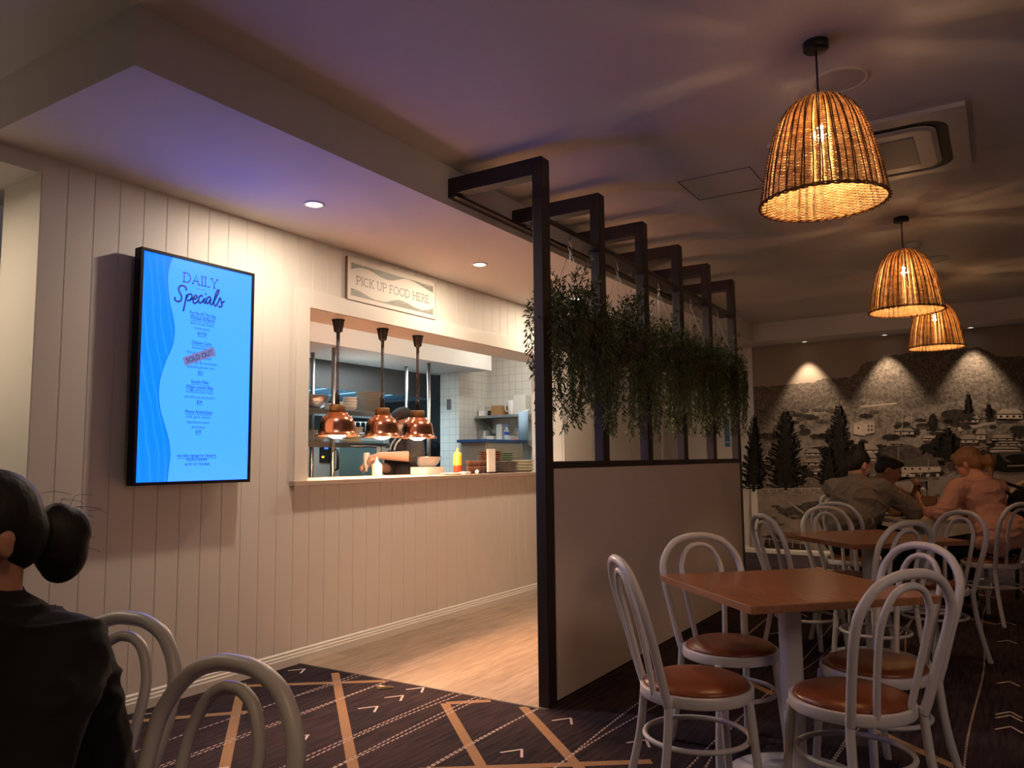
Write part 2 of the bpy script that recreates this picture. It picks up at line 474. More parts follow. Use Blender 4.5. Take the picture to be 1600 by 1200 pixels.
def dotted(y0, x0, x1, amp, ph, mi=2):
    x = x0; DZ[0] += 0.000025
    while x < x1:
        y = y0+amp*math.sin(x*1.9+ph); y2 = y0+amp*math.sin((x+0.03)*1.9+ph)
        if inside(x, y): strip((x, y), (x+0.026, y2+0.004), 0.0085, DZ[0], mi)
        x += 0.034
for y0, amp, ph in ((3.47, .012, 0), (3.205, .008, 1), (3.44, .02, 2.6), (3.195, .02, .3), (2.72, .012, 2), (2.66, .05, 2.2), (2.53, .008, 0),
                    (2.54, .03, 1.1), (2.17, .006, 1), (2.15, .035, 2.0), (1.72, .03, 0), (1.66, .05, 2), (1.2, .02, 1), (1.15, .06, 0), (.72, .02, 3),
                    (.65, .05, 1), (.2, .02, 0), (-.1, .05, 2), (-.5, .03, 1), (-1.0, .04, 2)):
    dotted(y0, 1.2 if y0 > 1.9 else 2.2, 9.5, amp, ph)
def chev(x, y):
    strip((x-0.083, y+0.063), (x+0.004, y-0.002), 0.012, Z3, 3); strip((x, y), (x-0.082, y-0.05), 0.012, Z3, 3)
for p in ((3.593, 3.853), (2.62, 3.85), (3.659, 2.939), (3.479, 2.942), (3.261, 2.936), (2.759, 2.927), (2.3, 2.93), (3.62, 1.95), (3.127, 1.94), (2.7, 1.945)): chev(*p)
for k in range(34):
    x = 2.6+rnd.random()*6.8; y = rnd.choice((1.0, 0.05, -0.9, 1.5, 0.5)); chev(x, y)
floor = mb.build('floor', [carpet_base(), knit('carpet_tan', (0.50, 0.30, 0.16), (0.22, 0.13, 0.075), 150),
                           mat('carpet_dots', (0.48, 0.37, 0.32), 0.95, spec=0.1), mat('carpet_chevron', (0.66, 0.56, 0.52), 0.95, spec=0.1)], fix=False)
struct(floor)
mb = MB(); mb.face([(3.449, PY, 0), (7.02, PY, 0), (7.02, WY, 0), (3.449, WY, 0)])
struct(mb.build('floor_timber', timber_floor(), fix=False))
mb = MB(); mb.face([(3.0, WY+0.36, 0), (10, WY+0.36, 0), (10, 9.2, 0), (3.0, 9.2, 0)])
struct(mb.build('floor_kitchen', mat('kitchen_floor', (0.12, 0.10, 0.09), 0.5), fix=False))
mb = MB()
mb.prism([(3.441, PY, 0.0), (3.457, PY, 0.0), (3.455, PY, 0.003), (3.443, PY, 0.003)], (0, WY-PY-0.02, 0))
struct(mb.build('trim_1', mat('floor_join', (0.06, 0.045, 0.035), 0.5)))

# ------------------------------------------------------------------ ceiling and bulkheads
mb = MB(); mb.face([(-3, -4, CEI), (-3, 5, CEI), (FARX+0.2, 5, CEI), (FARX+0.2, -4, CEI)])
struct(mb.build('ceiling', M_ceil, fix=False))
mb = MB(); mb.box(1.566, FARX+0.1, 2.615, 4.7, SOF, CEI+0.02)
struct(mb.build('ceiling_bulkhead', M_ceil))
mb = MB(); mb.box(1.566, 1.822, WY, 4.7, 2.611, SOF+0.01)
struct(mb.build('ceiling_alcove', M_ceil))
mb = MB(); mb.box(9.91, FARX+0.1, -4, 2.615, SOF, CEI+0.02)
struct(mb.build('ceiling_bulkhead_far', M_ceil))

# ------------------------------------------------------------------ pick-up wall with vertical V joint boards
GX0, GS = 2.2076, 0.1323
def boards(mb, x0, x1, z0, z1, y):
    n0 = math.ceil((x0-GX0)/GS+1e-6); xs = [x0]; ys = [y]
    k = n0
    while GX0+k*GS < x1-0.004:
        g = GX0+k*GS
        if g > x0+0.004: xs += [g-0.0025, g, g+0.0025]; ys += [y, y+0.0035, y]
        k += 1
    xs.append(x1); ys.append(y)
    for i in range(len(xs)-1):
        mb.face([(xs[i], ys[i], z0), (xs[i+1], ys[i+1], z0), (xs[i+1], ys[i+1], z1), (xs[i], ys[i], z1)])
OX0, OX1, OZ0, OZ1 = 3.497, 6.92, 1.088, 2.237
mb = MB()
for (a, b, c, d) in ((1.822, OX0, 0, SOF), (OX0, OX1, 0, OZ0), (OX0, OX1, OZ1, SOF), (OX1, 10.15, 0, SOF)):
    boards(mb, a, b, c, d, WY)
    mb.box(a, b, WY+0.007, WY+0.36, c, d)
struct(mb.build('wall_left', M_wall, fix=False))
mb = MB()
boards(mb, -1.0, 1.822, 0, 2.62, 4.55)
struct(mb.build('wall_alcove', M_wall, fix=False))
mb = MB(); mb.box(FARX, FARX+0.1, -4, 4.2, 0, CEI); mb.box(10.15, FARX, WY+0.02, WY+0.3, 0, SOF)
struct(mb.build('wall_far', M_wall))
mb = MB(); mb.box(-3, FARX+0.1, -2.9, -2.8, 0, CEI)
struct(mb.build('wall_right', M_wall))
mb = MB(); mb.box(-3.1, -3, -2.8, 4.6, 0, CEI)
struct(mb.build('wall_back', M_wall))
# baseboards
prof = [(0, 0), (-0.020, 0), (-0.020, 0.045), (-0.015, 0.052), (-0.015, 0.062), (-0.009, 0.068), (-0.009, 0.080), (0, 0.088)]
mb = MB(); mb.prism([(1.822, WY+p[0], p[1]) for p in prof], (10.13-1.822, 0, 0))
struct(mb.build('baseboard_left', M_trim))
mb = MB(); mb.prism([(FARX+p[0], -3.9, p[1]) for p in prof], (0, 7.5, 0))
struct(mb.build('baseboard_far', M_trim))
# casing of the serving opening
FX0, FX1, FZ1 = 3.387, 7.57, 2.351
mb = MB(); yf = WY-0.018
mb.box(FX0, OX0, yf, WY+0.001, OZ0-0.03, FZ1, 0.002); mb.box(OX0, OX1, yf, WY+0.001, OZ1, FZ1, 0.002); mb.box(OX1, FX1, yf, WY+0.001, OZ0-0.03, FZ1, 0.002)
struct(mb.build('trim_2', M_trim))
mb = MB(); mb.box(9.61, 9.70, WY-0.02, WY+0.001, 0, 2.35, 0.002); mb.box(8.95, 9.05, WY-0.02, WY+0.001, 0, 2.35, 0.002); mb.box(9.05, 9.61, WY-0.02, WY+0.001, 2.26, 2.35, 0.002)
struct(mb.build('trim_3', M_trim))
mb = MB(); mb.box(9.06, 9.60, WY-0.012, WY-0.001, 0.01, 2.25, 0.002)
d1 = struct(mb.build('door_1', M_trim))
mb = MB(); mb.tube([(9.13, WY-0.012, 1.0), (9.13, WY-0.06, 1.0), (9.23, WY-0.06, 1.0)], 0.009); mb.build('door_handle', M_steel, d1)
# serving ledge
mb = MB(); mb.box(3.36, OX1+0.1, WY-0.052, WY+0.36, OZ0, OZ0+0.032, 0.003); mb.box(OX0, OX1, WY+0.36, 4.42, OZ0, OZ0+0.032)
ledge = mb.build('serving_counter', mat('ledge_laminate', (0.46, 0.35, 0.28), 0.22))
tag(ledge, 'brown glossy serving ledge along the bottom of the kitchen hatch', 'counter')
CT = OZ0+0.032
mb = MB(); mb.box(OX0+0.02, OX1, 4.14, 4.40, 0.02, OZ0-0.001)
tag(mb.build('counter_cabinet', M_steel), 'steel cabinet carrying the serving ledge on the kitchen side', 'cabinet')
# low cabinet in the alcove at the far left
p = sight(20, 662, 1, 4.25)
mb = MB(); mb.box(p.x-0.9, p.x, 4.25, 4.54, 0, p.z-0.02); cab = mb.build('low_cabinet', M_wall)
tag(cab, 'white low cabinet in the alcove at the far left edge', 'cabinet')
mb = MB(); mb.box(p.x-0.9, p.x+0.012, 4.235, 4.54, p.z-0.02, p.z, 0.003); mb.build('top', M_trim, cab)
# ------------------------------------------------------------------ slatted partition
PX = [3.558, 4.249, 4.934, 5.625, 6.313, 7.015]      # far edge of every post
PW, PT, PTOP, ATOP, ABOT = 0.085, 0.060, 2.856, 2.856, 2.762
part = thing('partition_screen', 'dark timber partition screen of six posts with a solid pale lower panel', 'partition', (5.25, PY+0.03, 0))
def loc(o):
    o.matrix_parent_inverse = Matrix.Translation(-Vector(o.parent.location)); return o
for i, x in enumerate(PX):
    mb = MB(); mb.box(x-PW, x, PY, PY+PT, 0.0, PTOP, 0.003)
    if i == 0: 
        mb.mi = 1
        for z in (1.24,):
            for dy in (0.012, 0.048):
                mb.box(x-PW-0.0015, x-PW+0.001, PY+dy-0.004, PY+dy+0.004, z-0.004, z+0.004)
    loc(mb.build('post', [M_blk, M_dark], part))
    mb = MB(); mb.box(x-PW, x, PY+PT, 2.614, ABOT, ATOP, 0.003); loc(mb.build('arm', M_blk, part))
mb = MB(); mb.box(PX[0]-PW, PX[-1], 2.556, 2.6145, 2.742, ABOT-0.0005, 0.002)
loc(mb.build('ledger_beam', M_blk, part))
for i in range(5):
    a, b = PX[i], PX[i+1]-PW
    mb = MB(); mb.box(a, b, PY+0.004, PY+0.125, 2.503, 2.535, 0.002); loc(mb.build('hanging_rail', M_blk, part))
    mb = MB(); mb.box(a, b, PY-0.002, PY+PT+0.002, 1.191, 1.228, 0.002); loc(mb.build('cap_rail', M_blk, part))
mb = MB(); mb.box(PX[0]+0.0005, PX[-1]-PW-0.0005, PY-0.004, PY+PT-0.006, 0.02, 1.19)
loc(tag(mb.build('panel', M_panel, part), 'pale painted lower panel'))
mb = MB(); mb.box(PX[0], PX[-1]-PW, PY+0.002, PY+PT-0.008, 0.0, 0.02); loc(mb.build('bottom_rail', M_blk, part))

# ------------------------------------------------------------------ hanging plants
def leaf_mat(name, c):
    m = mat(name, c, 0.6, noise=0.45, nscale=9, spec=0.25); return m
M_leaf = leaf_mat('leaf', (0.095, 0.115, 0.042))
M_stem = mat('stem', (0.06, 0.05, 0.025), 0.8)
def leaf(mb, p, d, n, L, w):
    d = d.normalized(); s = d.cross(n)
    if s.length < 1e-4: s = d.orthogonal()
    s.normalize(); n = s.cross(d)
    a = p; b = p+d*L*0.5+s*w/2+n*w*0.18; c = p+d*L-n*w*0.3; e = p+d*L*0.5-s*w/2+n*w*0.18; mid = p+d*L*0.5
    v = [mb.bm.verts.new(q) for q in (a, b, c, e, mid)]
    for q in ((0, 1, 4), (1, 2, 4), (2, 3, 4), (3, 0, 4)):
        f = mb.bm.faces.new([v[k] for k in q]); f.material_index = mb.mi; f.smooth = True
def hanging_plant(cx, seed, label, zt=2.05, right=0.30, dens=1.0, up=1.0):
    rn = random.Random(seed); cy = PY+0.04
    t = thing('hanging_planter', label, 'plant', (cx, cy, 2.50), 0, 'hanging planters along the screen')
    mb = MB()
    hk = [(0, 0, 0.004), (0, 0, -0.025)]+[(0.020*math.sin(a), 0, -0.048+0.022*math.cos(a)) for a in [k*PI/8 for k in range(0, 13)]]
    mb.tube(hk, 0.0028, 6); mb.build('hook', M_steel, t)
    zb = zt-2.50-0.10
    mb = MB()
    mb.lathe([(0.10, zb-0.10), (0.15, zb-0.02), (0.165, zb+0.05), (0.155, zb+0.05), (0.14, zb-0.01), (0.09, zb-0.09)], (0, 0, 0), 20, cap_lo=True)
    mb.build('pot', mat('planter_pot', (0.05, 0.035, 0.025), 0.7), t)
    mb = MB()
    for k in range(3):
        a = 2*PI*k/3+0.4; mb.tube([(0, 0, -0.065), (0.16*math.cos(a), 0.16*math.sin(a), zb+0.05)], 0.0018, 4, cap=False)
    mb.build('chain', M_steel, t)
    fo = MB()
    def strand(p, dirs, L, step, llen, taper=True):
        n = int(L/step); path = [p]; q = p.copy()
        for i in range(n):
            d = dirs(i/n); q = q+d*step; path.append(q.copy())
            for s in range(2):
                ax = Vector((rn.gauss(0, 1), rn.gauss(0, 1), rn.gauss(0, 0.7)))
                ax = (ax-d*ax.dot(d)).normalized()
                leaf(fo, q, (ax*0.8+d*0.75+Vector((0, 0, -0.15))), Vector((rn.gauss(0, 1), rn.gauss(0, 1), rn.gauss(0, 1))), llen*(0.7+0.6*rn.random()), 0.0105*(0.8+0.4*rn.random()))
        fo.mi = 1
        if len(path) > 2: fo.tube(path[::2]+([path[-1]] if len(path) % 2 == 0 else []), 0.0013, 3, cap=False)
        fo.mi = 0
    # sprays climbing round the chains
    for k in range(int(13*up)):
        a = rn.random()*2*PI; r0 = 0.05+0.10*rn.random()
        p = Vector((r0*math.cos(a), r0*0.8*math.sin(a), zb+0.05))
        top = -0.10-0.16*rn.random(); L = (top-p.z)*(0.72+0.32*rn.random()); cv = rn.gauss(0, 0.5)
        out = Vector((math.cos(a), math.sin(a), 0))*0.35
        strand(p, lambda s, a=a, out=out, cv=cv, p=p: (Vector((-p.x*2.2, -p.y*2.2, 1))*(1-s*0.6)+out*s*2.2+Vector((cv*s, 0, 0))).normalized(), L, 0.017, 0.036)
    # dense crown over the pot
    for k in range(int(1500*dens)):
        a = rn.random()*2*PI; rr = math.sqrt(rn.random()); 
        x, y = right*1.12*rr*math.cos(a), 0.19*rr*math.sin(a)
        z = zb+0.06+0.08*(1-rr*rr)+rn.gauss(0, 0.045)
        leaf(fo, Vector((x, y, z)), Vector((x*3+rn.gauss(0, .5), y*3+rn.gauss(0, .5), rn.gauss(0.1, .5))), Vector((rn.gauss(0, .5), rn.gauss(0, .5), 1)), 0.042*(0.7+0.6*rn.random()), 0.0115)
    # trailing strands
    for k in range(int(120*dens)):
        a = rn.random()*2*PI; rr = 0.35+0.65*rn.random()
        p = Vector((right*1.1*rr*math.cos(a), 0.18*rr*math.sin(a), zb+0.05+rn.gauss(0, 0.02)))
        L = 0.16+0.46*rn.random()**1.2
        out = Vector((math.cos(a)*0.5, math.sin(a)*0.4, 0))
        wv = rn.random()*6
        strand(p, lambda s, out=out, wv=wv: (Vector((0, 0, -1))+out*max(0, 0.9-s*3.2)+Vector((0.12*math.sin(s*5+wv), 0.10*math.cos(s*4+wv), 0))).normalized(), L, 0.018, 0.036)
    fo.build('foliage', [M_leaf, M_stem], t, fix=False)
    return t
PLX = [3.858, 4.506, 5.215, 5.895, 6.586]
PLL = ['trailing leafy plant nearest the front post, crown sprays tangled round its hook', 'trailing leafy plant in the second bay of the screen from the front post',
       'trailing leafy plant in the middle bay of the screen, its bare chains showing', 'trailing leafy plant in the fourth bay of the screen, behind the bare chained one',
       'farthest trailing leafy plant, spilling past the last post towards the mural']
hanging_plant(PLX[0], 11, PLL[0], 2.06, 0.33, 0.85, 2.4)
hanging_plant(PLX[1], 12, PLL[1], 2.03, 0.33, 0.95, 2.0)
hanging_plant(PLX[2], 13, PLL[2], 2.06, 0.34, 1.0, 0.6)
hanging_plant(PLX[3], 14, PLL[3], 2.06, 0.34, 1.0, 1.0)
hanging_plant(PLX[4], 15, PLL[4], 2.06, 0.42, 1.15, 1.0)

# ------------------------------------------------------------------ menu screen
tv = thing('menu_screen', 'upright black framed display glowing blue with a daily specials menu', 'display', (2.6255, 3.70, 1.7365))
TX0, TX1, TZ0, TZ1, TY = 2.269, 2.982, 1.127, 2.346, 3.668
M_tvb = mat('screen_plastic', (0.004, 0.004, 0.008), 0.5, spec=0.2)
mb = MB(); bz = 0.017
mb.box(TX0, TX1, TY+0.006, TY+0.055, TZ0, TZ1, 0.003); mb.box(TX0+0.12, TX1-0.12, TY+0.055, WY-0.001, TZ0+0.3, TZ1-0.3)
loc(mb.build('casing', M_tvb, tv))
mb = MB()
mb.box(TX0, TX0+bz, TY-0.002, TY+0.006, TZ0, TZ1, 0.001); mb.box(TX1-bz, TX1, TY-0.002, TY+0.006, TZ0, TZ1, 0.001)
mb.box(TX0+bz, TX1-bz, TY-0.002, TY+0.006, TZ0, TZ0+bz, 0.001); mb.box(TX0+bz, TX1-bz, TY-0.002, TY+0.006, TZ1-bz, TZ1, 0.001)
loc(mb.build('bezel', M_tvb, tv))
def glow(name, c, s, c2=None):
    m = bpy.data.materials.new(name); m.use_nodes = True; nt = m.node_tree; b = nt.nodes['Principled BSDF']
    b.inputs['Base Color'].default_value = (0.01, 0.01, 0.015, 1); b.inputs['Roughness'].default_value = 0.25
    b.inputs['Emission Color'].default_value = (*c, 1); b.inputs['Emission Strength'].default_value = s
    if c2:
        tc = nt.nodes.new('ShaderNodeTexCoord'); mp = nt.nodes.new('ShaderNodeMapping'); mp.inputs['Rotation'].default_value = (0, R(24), 0)
        mp.inputs['Scale'].default_value = (9, 1, 3)
        wv = nt.nodes.new('ShaderNodeTexWave'); wv.inputs['Scale'].default_value = 0.9; wv.inputs['Distortion'].default_value = 9; wv.inputs['Detail'].default_value = 2
        wv.inputs['Detail Scale'].default_value = 0.6
        nt.links.new(tc.outputs['Object'], mp.inputs[0]); nt.links.new(mp.outputs[0], wv.inputs['Vector'])
        rp = nt.nodes.new('ShaderNodeValToRGB'); rp.color_ramp.elements[0].position = 0.0; rp.color_ramp.elements[0].color = (*c, 1)
        rp.color_ramp.elements[1].position = 1.0; rp.color_ramp.elements[1].color = (*c2, 1)
        e = rp.color_ramp.elements.new(0.9); e.color = (*[x*0.85+y*0.15 for x, y in zip(c, c2)], 1)
        nt.links.new(wv.outputs['Fac'], rp.inputs[0]); nt.links.new(rp.outputs[0], b.inputs['Emission Color'])
    return m
M_scr = glow('screen_light', (0.075, 0.48, 4.3), 1.0)
M_wave = glow('screen_wave', (0.0, 0.27, 2.6), 1.0, (0.012, 0.33, 2.6))
M_ink = mat('screen_ink', (0.0, 0.0, 0.02), 0.4, emit=(0.0, 0.035, 0.22), estr=1.0)
M_ink2 = mat('screen_ink_small', (0.0, 0.0, 0.02), 0.4, emit=(0.004, 0.06, 0.30), estr=1.0)
mb = MB(); mb.face([(TX0+bz, TY+0.004, TZ0+bz), (TX1-bz, TY+0.004, TZ0+bz), (TX1-bz, TY+0.004, TZ1-bz), (TX0+bz, TY+0.004, TZ1-bz)])
scr = loc(mb.build('screen', M_scr, tv, fix=False))
WV = [(2.608, 2.475), (2.585, 2.409), (2.582, 2.332), (2.595, 2.232), (2.619, 2.146), (2.633, 2.071), (2.625, 1.981), (2.587, 1.889), (2.556, 1.786), (2.550, 1.698), (2.562, 1.613), (2.592, 1.527), (2.617, 1.454), (2.631, 1.367), (2.625, 1.293), (2.617, 1.222)]
wc = [Vector((p[0]*K, TY+0.003, p[1]*K)) for p in WV]
wc[0].z = TZ1-bz; wc[-1].z = TZ0+bz
wc = spline(wc, 4)
mb = MB()
for a, b in zip(wc[:-1], wc[1:]): mb.face([(TX0+bz, TY+0.003, b.z), (b.x, TY+0.003, b.z), (a.x, TY+0.003, a.z), (TX0+bz, TY+0.003, a.z)])
def sub(o):
    o.parent = scr; return o
sub(tag(mb.build('wave_band', M_wave, scr, fix=False), 'darker blue rippled wave band'))
mb = MB(); ribbon(mb, [(p.x, p.z) for p in wc], 0.0035, TY+0.0026); sub(mb.build('wave_edge', mat('wave_edge', (0, 0, .01), 0.4, emit=(0.0, 0.12, 0.75), estr=1), scr, fix=False))
mb = MB(); serif_text(mb, 'DAILY', 2.676*K, 2.910*K, 2.352*K, 2.406*K, TY+0.0025, 0.0062)
sub(mb.build('heading_lettering', M_ink, scr, fix=False))
# handwritten heading: strokes laid out in its own box (u right, v up)
SX0, SX1, SZ0, SZ1 = 2.626*K, 2.961*K, 2.155*K, 2.328*K
ST = [[(.205, .86), (.22, .93), (.17, 1.0), (.10, .97), (.075, .86), (.10, .74), (.135, .62), (.12, .49), (.06, .44), (.01, .49), (.015, .58)],
      [(.235, .74), (.215, .55), (.175, .15)], [(.22, .58), (.27, .75), (.325, .76), (.33, .66), (.285, .55), (.235, .54)],
      [(.285, .55), (.36, .66), (.405, .76), (.435, .72), (.40, .64), (.36, .60), (.365, .50), (.41, .50), (.46, .60)],
      [(.545, .76), (.52, .80), (.475, .72), (.465, .58), (.50, .53), (.55, .62), (.585, .70)],
      [(.595, .74), (.565, .60), (.59, .56), (.63, .66)], [(.612, .90), (.600, .85)],
      [(.715, .76), (.67, .80), (.62, .68), (.625, .58), (.66, .58), (.71, .74), (.70, .58), (.735, .56), (.77, .66)],
      [(.77, .66), (.85, .95), (.875, 1.08), (.85, 1.10), (.81, .95), (.775, .68), (.785, .56), (.82, .54), (.86, .66)],
      [(.86, .66), (.90, .84), (.925, .72), (.945, .58), (.90, .52), (.87, .56)], [(.93, .66), (1.0, .76)]]
mb = MB()
for s in ST:
    q = spline([(p[0], p[1], 0) for p in s], 6)
    ribbon(mb, [(SX0+(SX1-SX0)*v.x, SZ0+(SZ1-SZ0)*v.y) for v in q], 0.0105, TY+0.0024)
sub(mb.build('script_lettering', M_ink, scr, fix=False))
mb = MB(); ribbon(mb, [(2.763*K, 2.327*K), (2.827*K, 2.327*K)], 0.0018, TY+0.0025); sub(mb.build('rule', M_ink2, scr, fix=False))
LN = [('Pot Pie Of The Day', 2.728, 2.903, 2.182, .019, 1), ('Chicken & Bacon', 2.733, 2.896, 2.155, .019, 1), ('leek, broad beans', 2.734, 2.887, 2.125, .017, 0), ('cr\u00e8me gravy', 2.760, 2.865, 2.098, .017, 0), ('$19.50', 2.783, 2.842, 2.068, .019, 1),
      ('Chicken Curry', 2.745, 2.879, 2.013, .019, 1), ('braised thigh', 2.751, 2.850, 1.983, .017, 0), ('thai green curry', 2.714, 2.860, 1.955, .017, 0), ('steamed', 2.815, 2.878, 1.926, .017, 0), ('shallots & coriander', 2.719, 2.921, 1.896, .017, 0), ('steamed jasmine rice', 2.720, 2.900, 1.871, .017, 0), ('$22', 2.792, 2.825, 1.840, .019, 1),
      ('Scotch Fillet', 2.750, 2.866, 1.785, .020, 1), ('350gm scotch fillet,', 2.717, 2.899, 1.754, .019, 1), ('truffle & chive mash', 2.718, 2.896, 1.727, .017, 0), ('red wine jus, broccolini', 2.707, 2.906, 1.697, .017, 0), ('$34', 2.789, 2.825, 1.669, .019, 1),
      ('Penne Amatriciana', 2.717, 2.896, 1.612, .020, 1), ('chilli, garlic, bacon,', 2.723, 2.885, 1.583, .017, 0), ('napolitano sauce', 2.728, 2.878, 1.553, .017, 0), ('parmesan', 2.762, 2.849, 1.525, .017, 0), ('$18', 2.789, 2.822, 1.498, .019, 1),
      ('see daily signage for desserts', 2.675, 2.929, 1.362, .017, 1), ('PLEASE ORDER', 2.737, 2.869, 1.338, .015, 2), ('& PAY AT THE BAR', 2.726, 2.888, 1.312, .015, 2)]
for s, a, b, z, h, fl in LN:
    sub(text_mesh('menu_line', s, (b-a)*K, h*K, ((a+b)/2*K, TY+0.0025, z*K), M_ink if fl else M_ink2, scr, bold=0.012 if fl else 0.0))
    if fl == 1:
        mb = MB(); ribbon(mb, [(a*K, (z-.017)*K), (b*K, (z-.017)*K)], 0.0022, TY+0.0025); sub(mb.build('underline', M_ink, scr, fix=False))
stp = [(2.690, 1.916), (2.891, 2.000), (2.910, 1.951), (2.707, 1.869)]
mb = MB(); mb.face([(p[0]*K, TY+0.0018, p[1]*K) for p in reversed(stp)])
sub(mb.build('stamp', glow('stamp', (0.20, 0.21, 0.46), 1.0), scr, fix=False))
sub(text_mesh('stamp_lettering', 'SOLD OUT', 0.185*K, 0.028*K, (2.800*K, TY+0.001, 1.934*K), M_ink, scr, bold=0.01, rot=R(22)))

# ------------------------------------------------------------------ hatch sign
M_sgn = mat('sign_face', (0.72, 0.66, 0.58), 0.5); M_sgw = mat('sign_wave', (0.26, 0.26, 0.22), 0.5, noise=0.2, nscale=12)
M_sgi = mat('sign_ink', (0.17, 0.15, 0.12), 0.5); M_sgl = mat('sign_line', (0.60, 0.56, 0.50), 0.5)
sg = thing('hatch_sign', 'pale rectangular sign with grey wave bands above the kitchen hatch', 'sign', (4.315, WY, 2.50))
SY = WY-0.022
mb = MB(); mb.box(4.075*K, 5.114*K, SY, WY-0.001, 2.504*K, 2.822*K, 0.001); loc(mb.build('board', [M_sgn], sg))
mb = MB(); e = 0.004
for q in ((4.072, 4.075, 2.501, 2.824), (5.114, 5.117, 2.501, 2.824)): mb.box(q[0]*K, q[1]*K, SY-0.001, WY-0.001, q[2]*K, q[3]*K)
mb.box(4.075*K, 5.114*K, SY-0.001, WY-0.001, 2.499*K, 2.504*K)
loc(mb.build('edge', mat('sign_edge', (0.16, 0.09, 0.06), 0.6), sg))
def wave(pts_top, pts_bot):
    T = spline([(p[0], p[1], 0) for p in pts_top], 8); B = spline([(p[0], p[1], 0) for p in pts_bot], 8)
    mb = MB()
    def at(L, x):
        for a, b in zip(L[:-1], L[1:]):
            if a.x <= x <= b.x: return a.y+(b.y-a.y)*(x-a.x)/max(b.x-a.x, 1e-6)
        return L[0].y if x < L[0].x else L[-1].y
    n = 60; xs = [4.110+(5.086-4.110)*k/n for k in range(n+1)]
    for a, b in zip(xs[:-1], xs[1:]):
        t0, t1, b0, b1 = at(T, a), at(T, b), at(B, a), at(B, b)
        if t0-b0 < .001 and t1-b1 < .001: continue
        mb.face([(a*K, SY-0.0006, b0*K), (b*K, SY-0.0006, b1*K), (b*K, SY-0.0006, max(t1, b1)*K), (a*K, SY-0.0006, max(t0, b0)*K)])
    mb.mi = 1
    rn = random.Random(3)
    for k in range(22):
        x = 4.13+rn.random()*.93; zt, zb_ = at(T, x), at(B, x)
        if zt-zb_ < .012: continue
        z = zb_+.004+(zt-zb_-.008)*rn.random(); L = .03+.05*rn.random()
        z2 = max(min(z+.018, at(T, x+L)-.002), at(B, x+L)+.001)
        if x+L < 5.08: ribbon(mb, [(x*K, z*K), ((x+L/2)*K, ((z+z2)/2+.002)*K), ((x+L)*K, z2*K)], .0016, SY-0.0009)
    return mb
WT = wave([(4.109, 2.783), (5.086, 2.783)], [(4.109, 2.730), (4.187, 2.756), (4.290, 2.762), (4.383, 2.746), (4.485, 2.728), (4.575, 2.734), (4.714, 2.775), (4.818, 2.774), (4.926, 2.757), (5.086, 2.726)])
loc(WT.build('wave_band', [M_sgw, M_sgl], sg, fix=False))
WB = wave([(4.108, 2.590), (4.202, 2.583), (4.292, 2.560), (4.385, 2.546), (4.487, 2.549), (4.561, 2.571), (4.653, 2.592), (4.755, 2.583), (4.876, 2.561), (4.976, 2.563), (5.044, 2.577), (5.086, 2.597)], [(4.109, 2.536), (5.086, 2.536)])
loc(WB.build('wave_band', [M_sgw, M_sgl], sg, fix=False))
mb = MB(); serif_text(mb, 'PICK UP FOOD HERE', 4.166*K, 5.034*K, 2.629*K, 2.690*K, SY-0.0008, 0.0058)
loc(mb.build('lettering', M_sgi, sg, fix=False))

# blue notice on the far wall
p0, p1 = sight(1131.5, 655, 0, FARX), sight(1141, 698, 0, FARX)
nb = thing('wall_notice', 'narrow blue notice on the far wall beside the last screen post', 'notice', (FARX, p0.y, p1.z))
mb = MB(); mb.box(FARX-0.006, FARX-0.0005, p1.y, p0.y, p1.z, p0.z, 0.001); loc(mb.build('board', mat('notice_blue', (0.03, 0.16, 0.36), 0.5), nb))
mb = MB(); h = p0.z-p1.z; mb.face([(FARX-0.0072, p1.y+.008, p1.z+h*.15), (FARX-0.0072, p1.y+.008, p1.z+h*.18), (FARX-0.0072, p0.y-.008, p1.z+h*.18), (FARX-0.0072, p0.y-.008, p1.z+h*.15)])
loc(mb.build('white_line', M_white, nb))

# ------------------------------------------------------------------ ceiling fittings
def downlight(x, y, z, label, e, color, group='downlights in the low bulkhead'):
    t = thing('downlight', label, 'light', (x, y, z), 0, group)
    mb = MB(); mb.lathe([(0.046, -0.0005), (0.060, -0.0005), (0.060, -0.004), (0.046, -0.006)], (0, 0, 0), 28, closed=True); mb.build('trim_ring', M_white, t)
    mb = MB(); mb.lathe([(0.0, -0.002), (0.046, -0.002)], (0, 0, 0), 28); mb.build('diffuser', mat('downlight_glow', (1, 1, 1), 0.5, emit=(1, 0.86, 0.62), estr=9.0), t, fix=False)
    disc_light('downlight_beam', (x, y, z-0.008), e, color, 0.09)
    return t
DE = 19.0
downlight(3.030, 3.232, SOF, 'round downlight in the bulkhead nearest the menu screen', DE, WARM)
downlight(4.686, 3.232, SOF, 'round downlight in the bulkhead in front of the hatch sign', DE, WARM)
downlight(6.214, 3.232, SOF, 'round downlight in the bulkhead seen behind the first hanging plant', DE, WARM)
for k, (y, lb) in enumerate(((2.045, 'small downlight above the pale sky at the left of the mural'), (1.124, 'small downlight above the middle of the mural, nearest the two overlapping pendants'), (0.228, 'small downlight above the right of the mural, past the farthest pendant'))):
    x = 10.205
    t = thing('mural_downlight', lb, 'light', (x, y, SOF), 0, 'downlights over the mural')
    mb = MB(); mb.lathe([(0.030, -0.0005), (0.042, -0.0005), (0.042, -0.014), (0.030, -0.014)], (0, 0, 0), 20, closed=True); mb.build('trim_ring', M_white, t)
    mb = MB(); mb.lathe([(0.0, -0.004), (0.030, -0.004)], (0, 0, 0), 20); mb.build('diffuser', mat('mural_lamp_glow', (1, 1, 1), 0.5, emit=(1, 0.9, 0.75), estr=5.0), t, fix=False)
    spot('mural_beam', (x, y, SOF-0.02), 80, (1.0, 0.74, 0.52), 69, 0.6, radius=0.02)

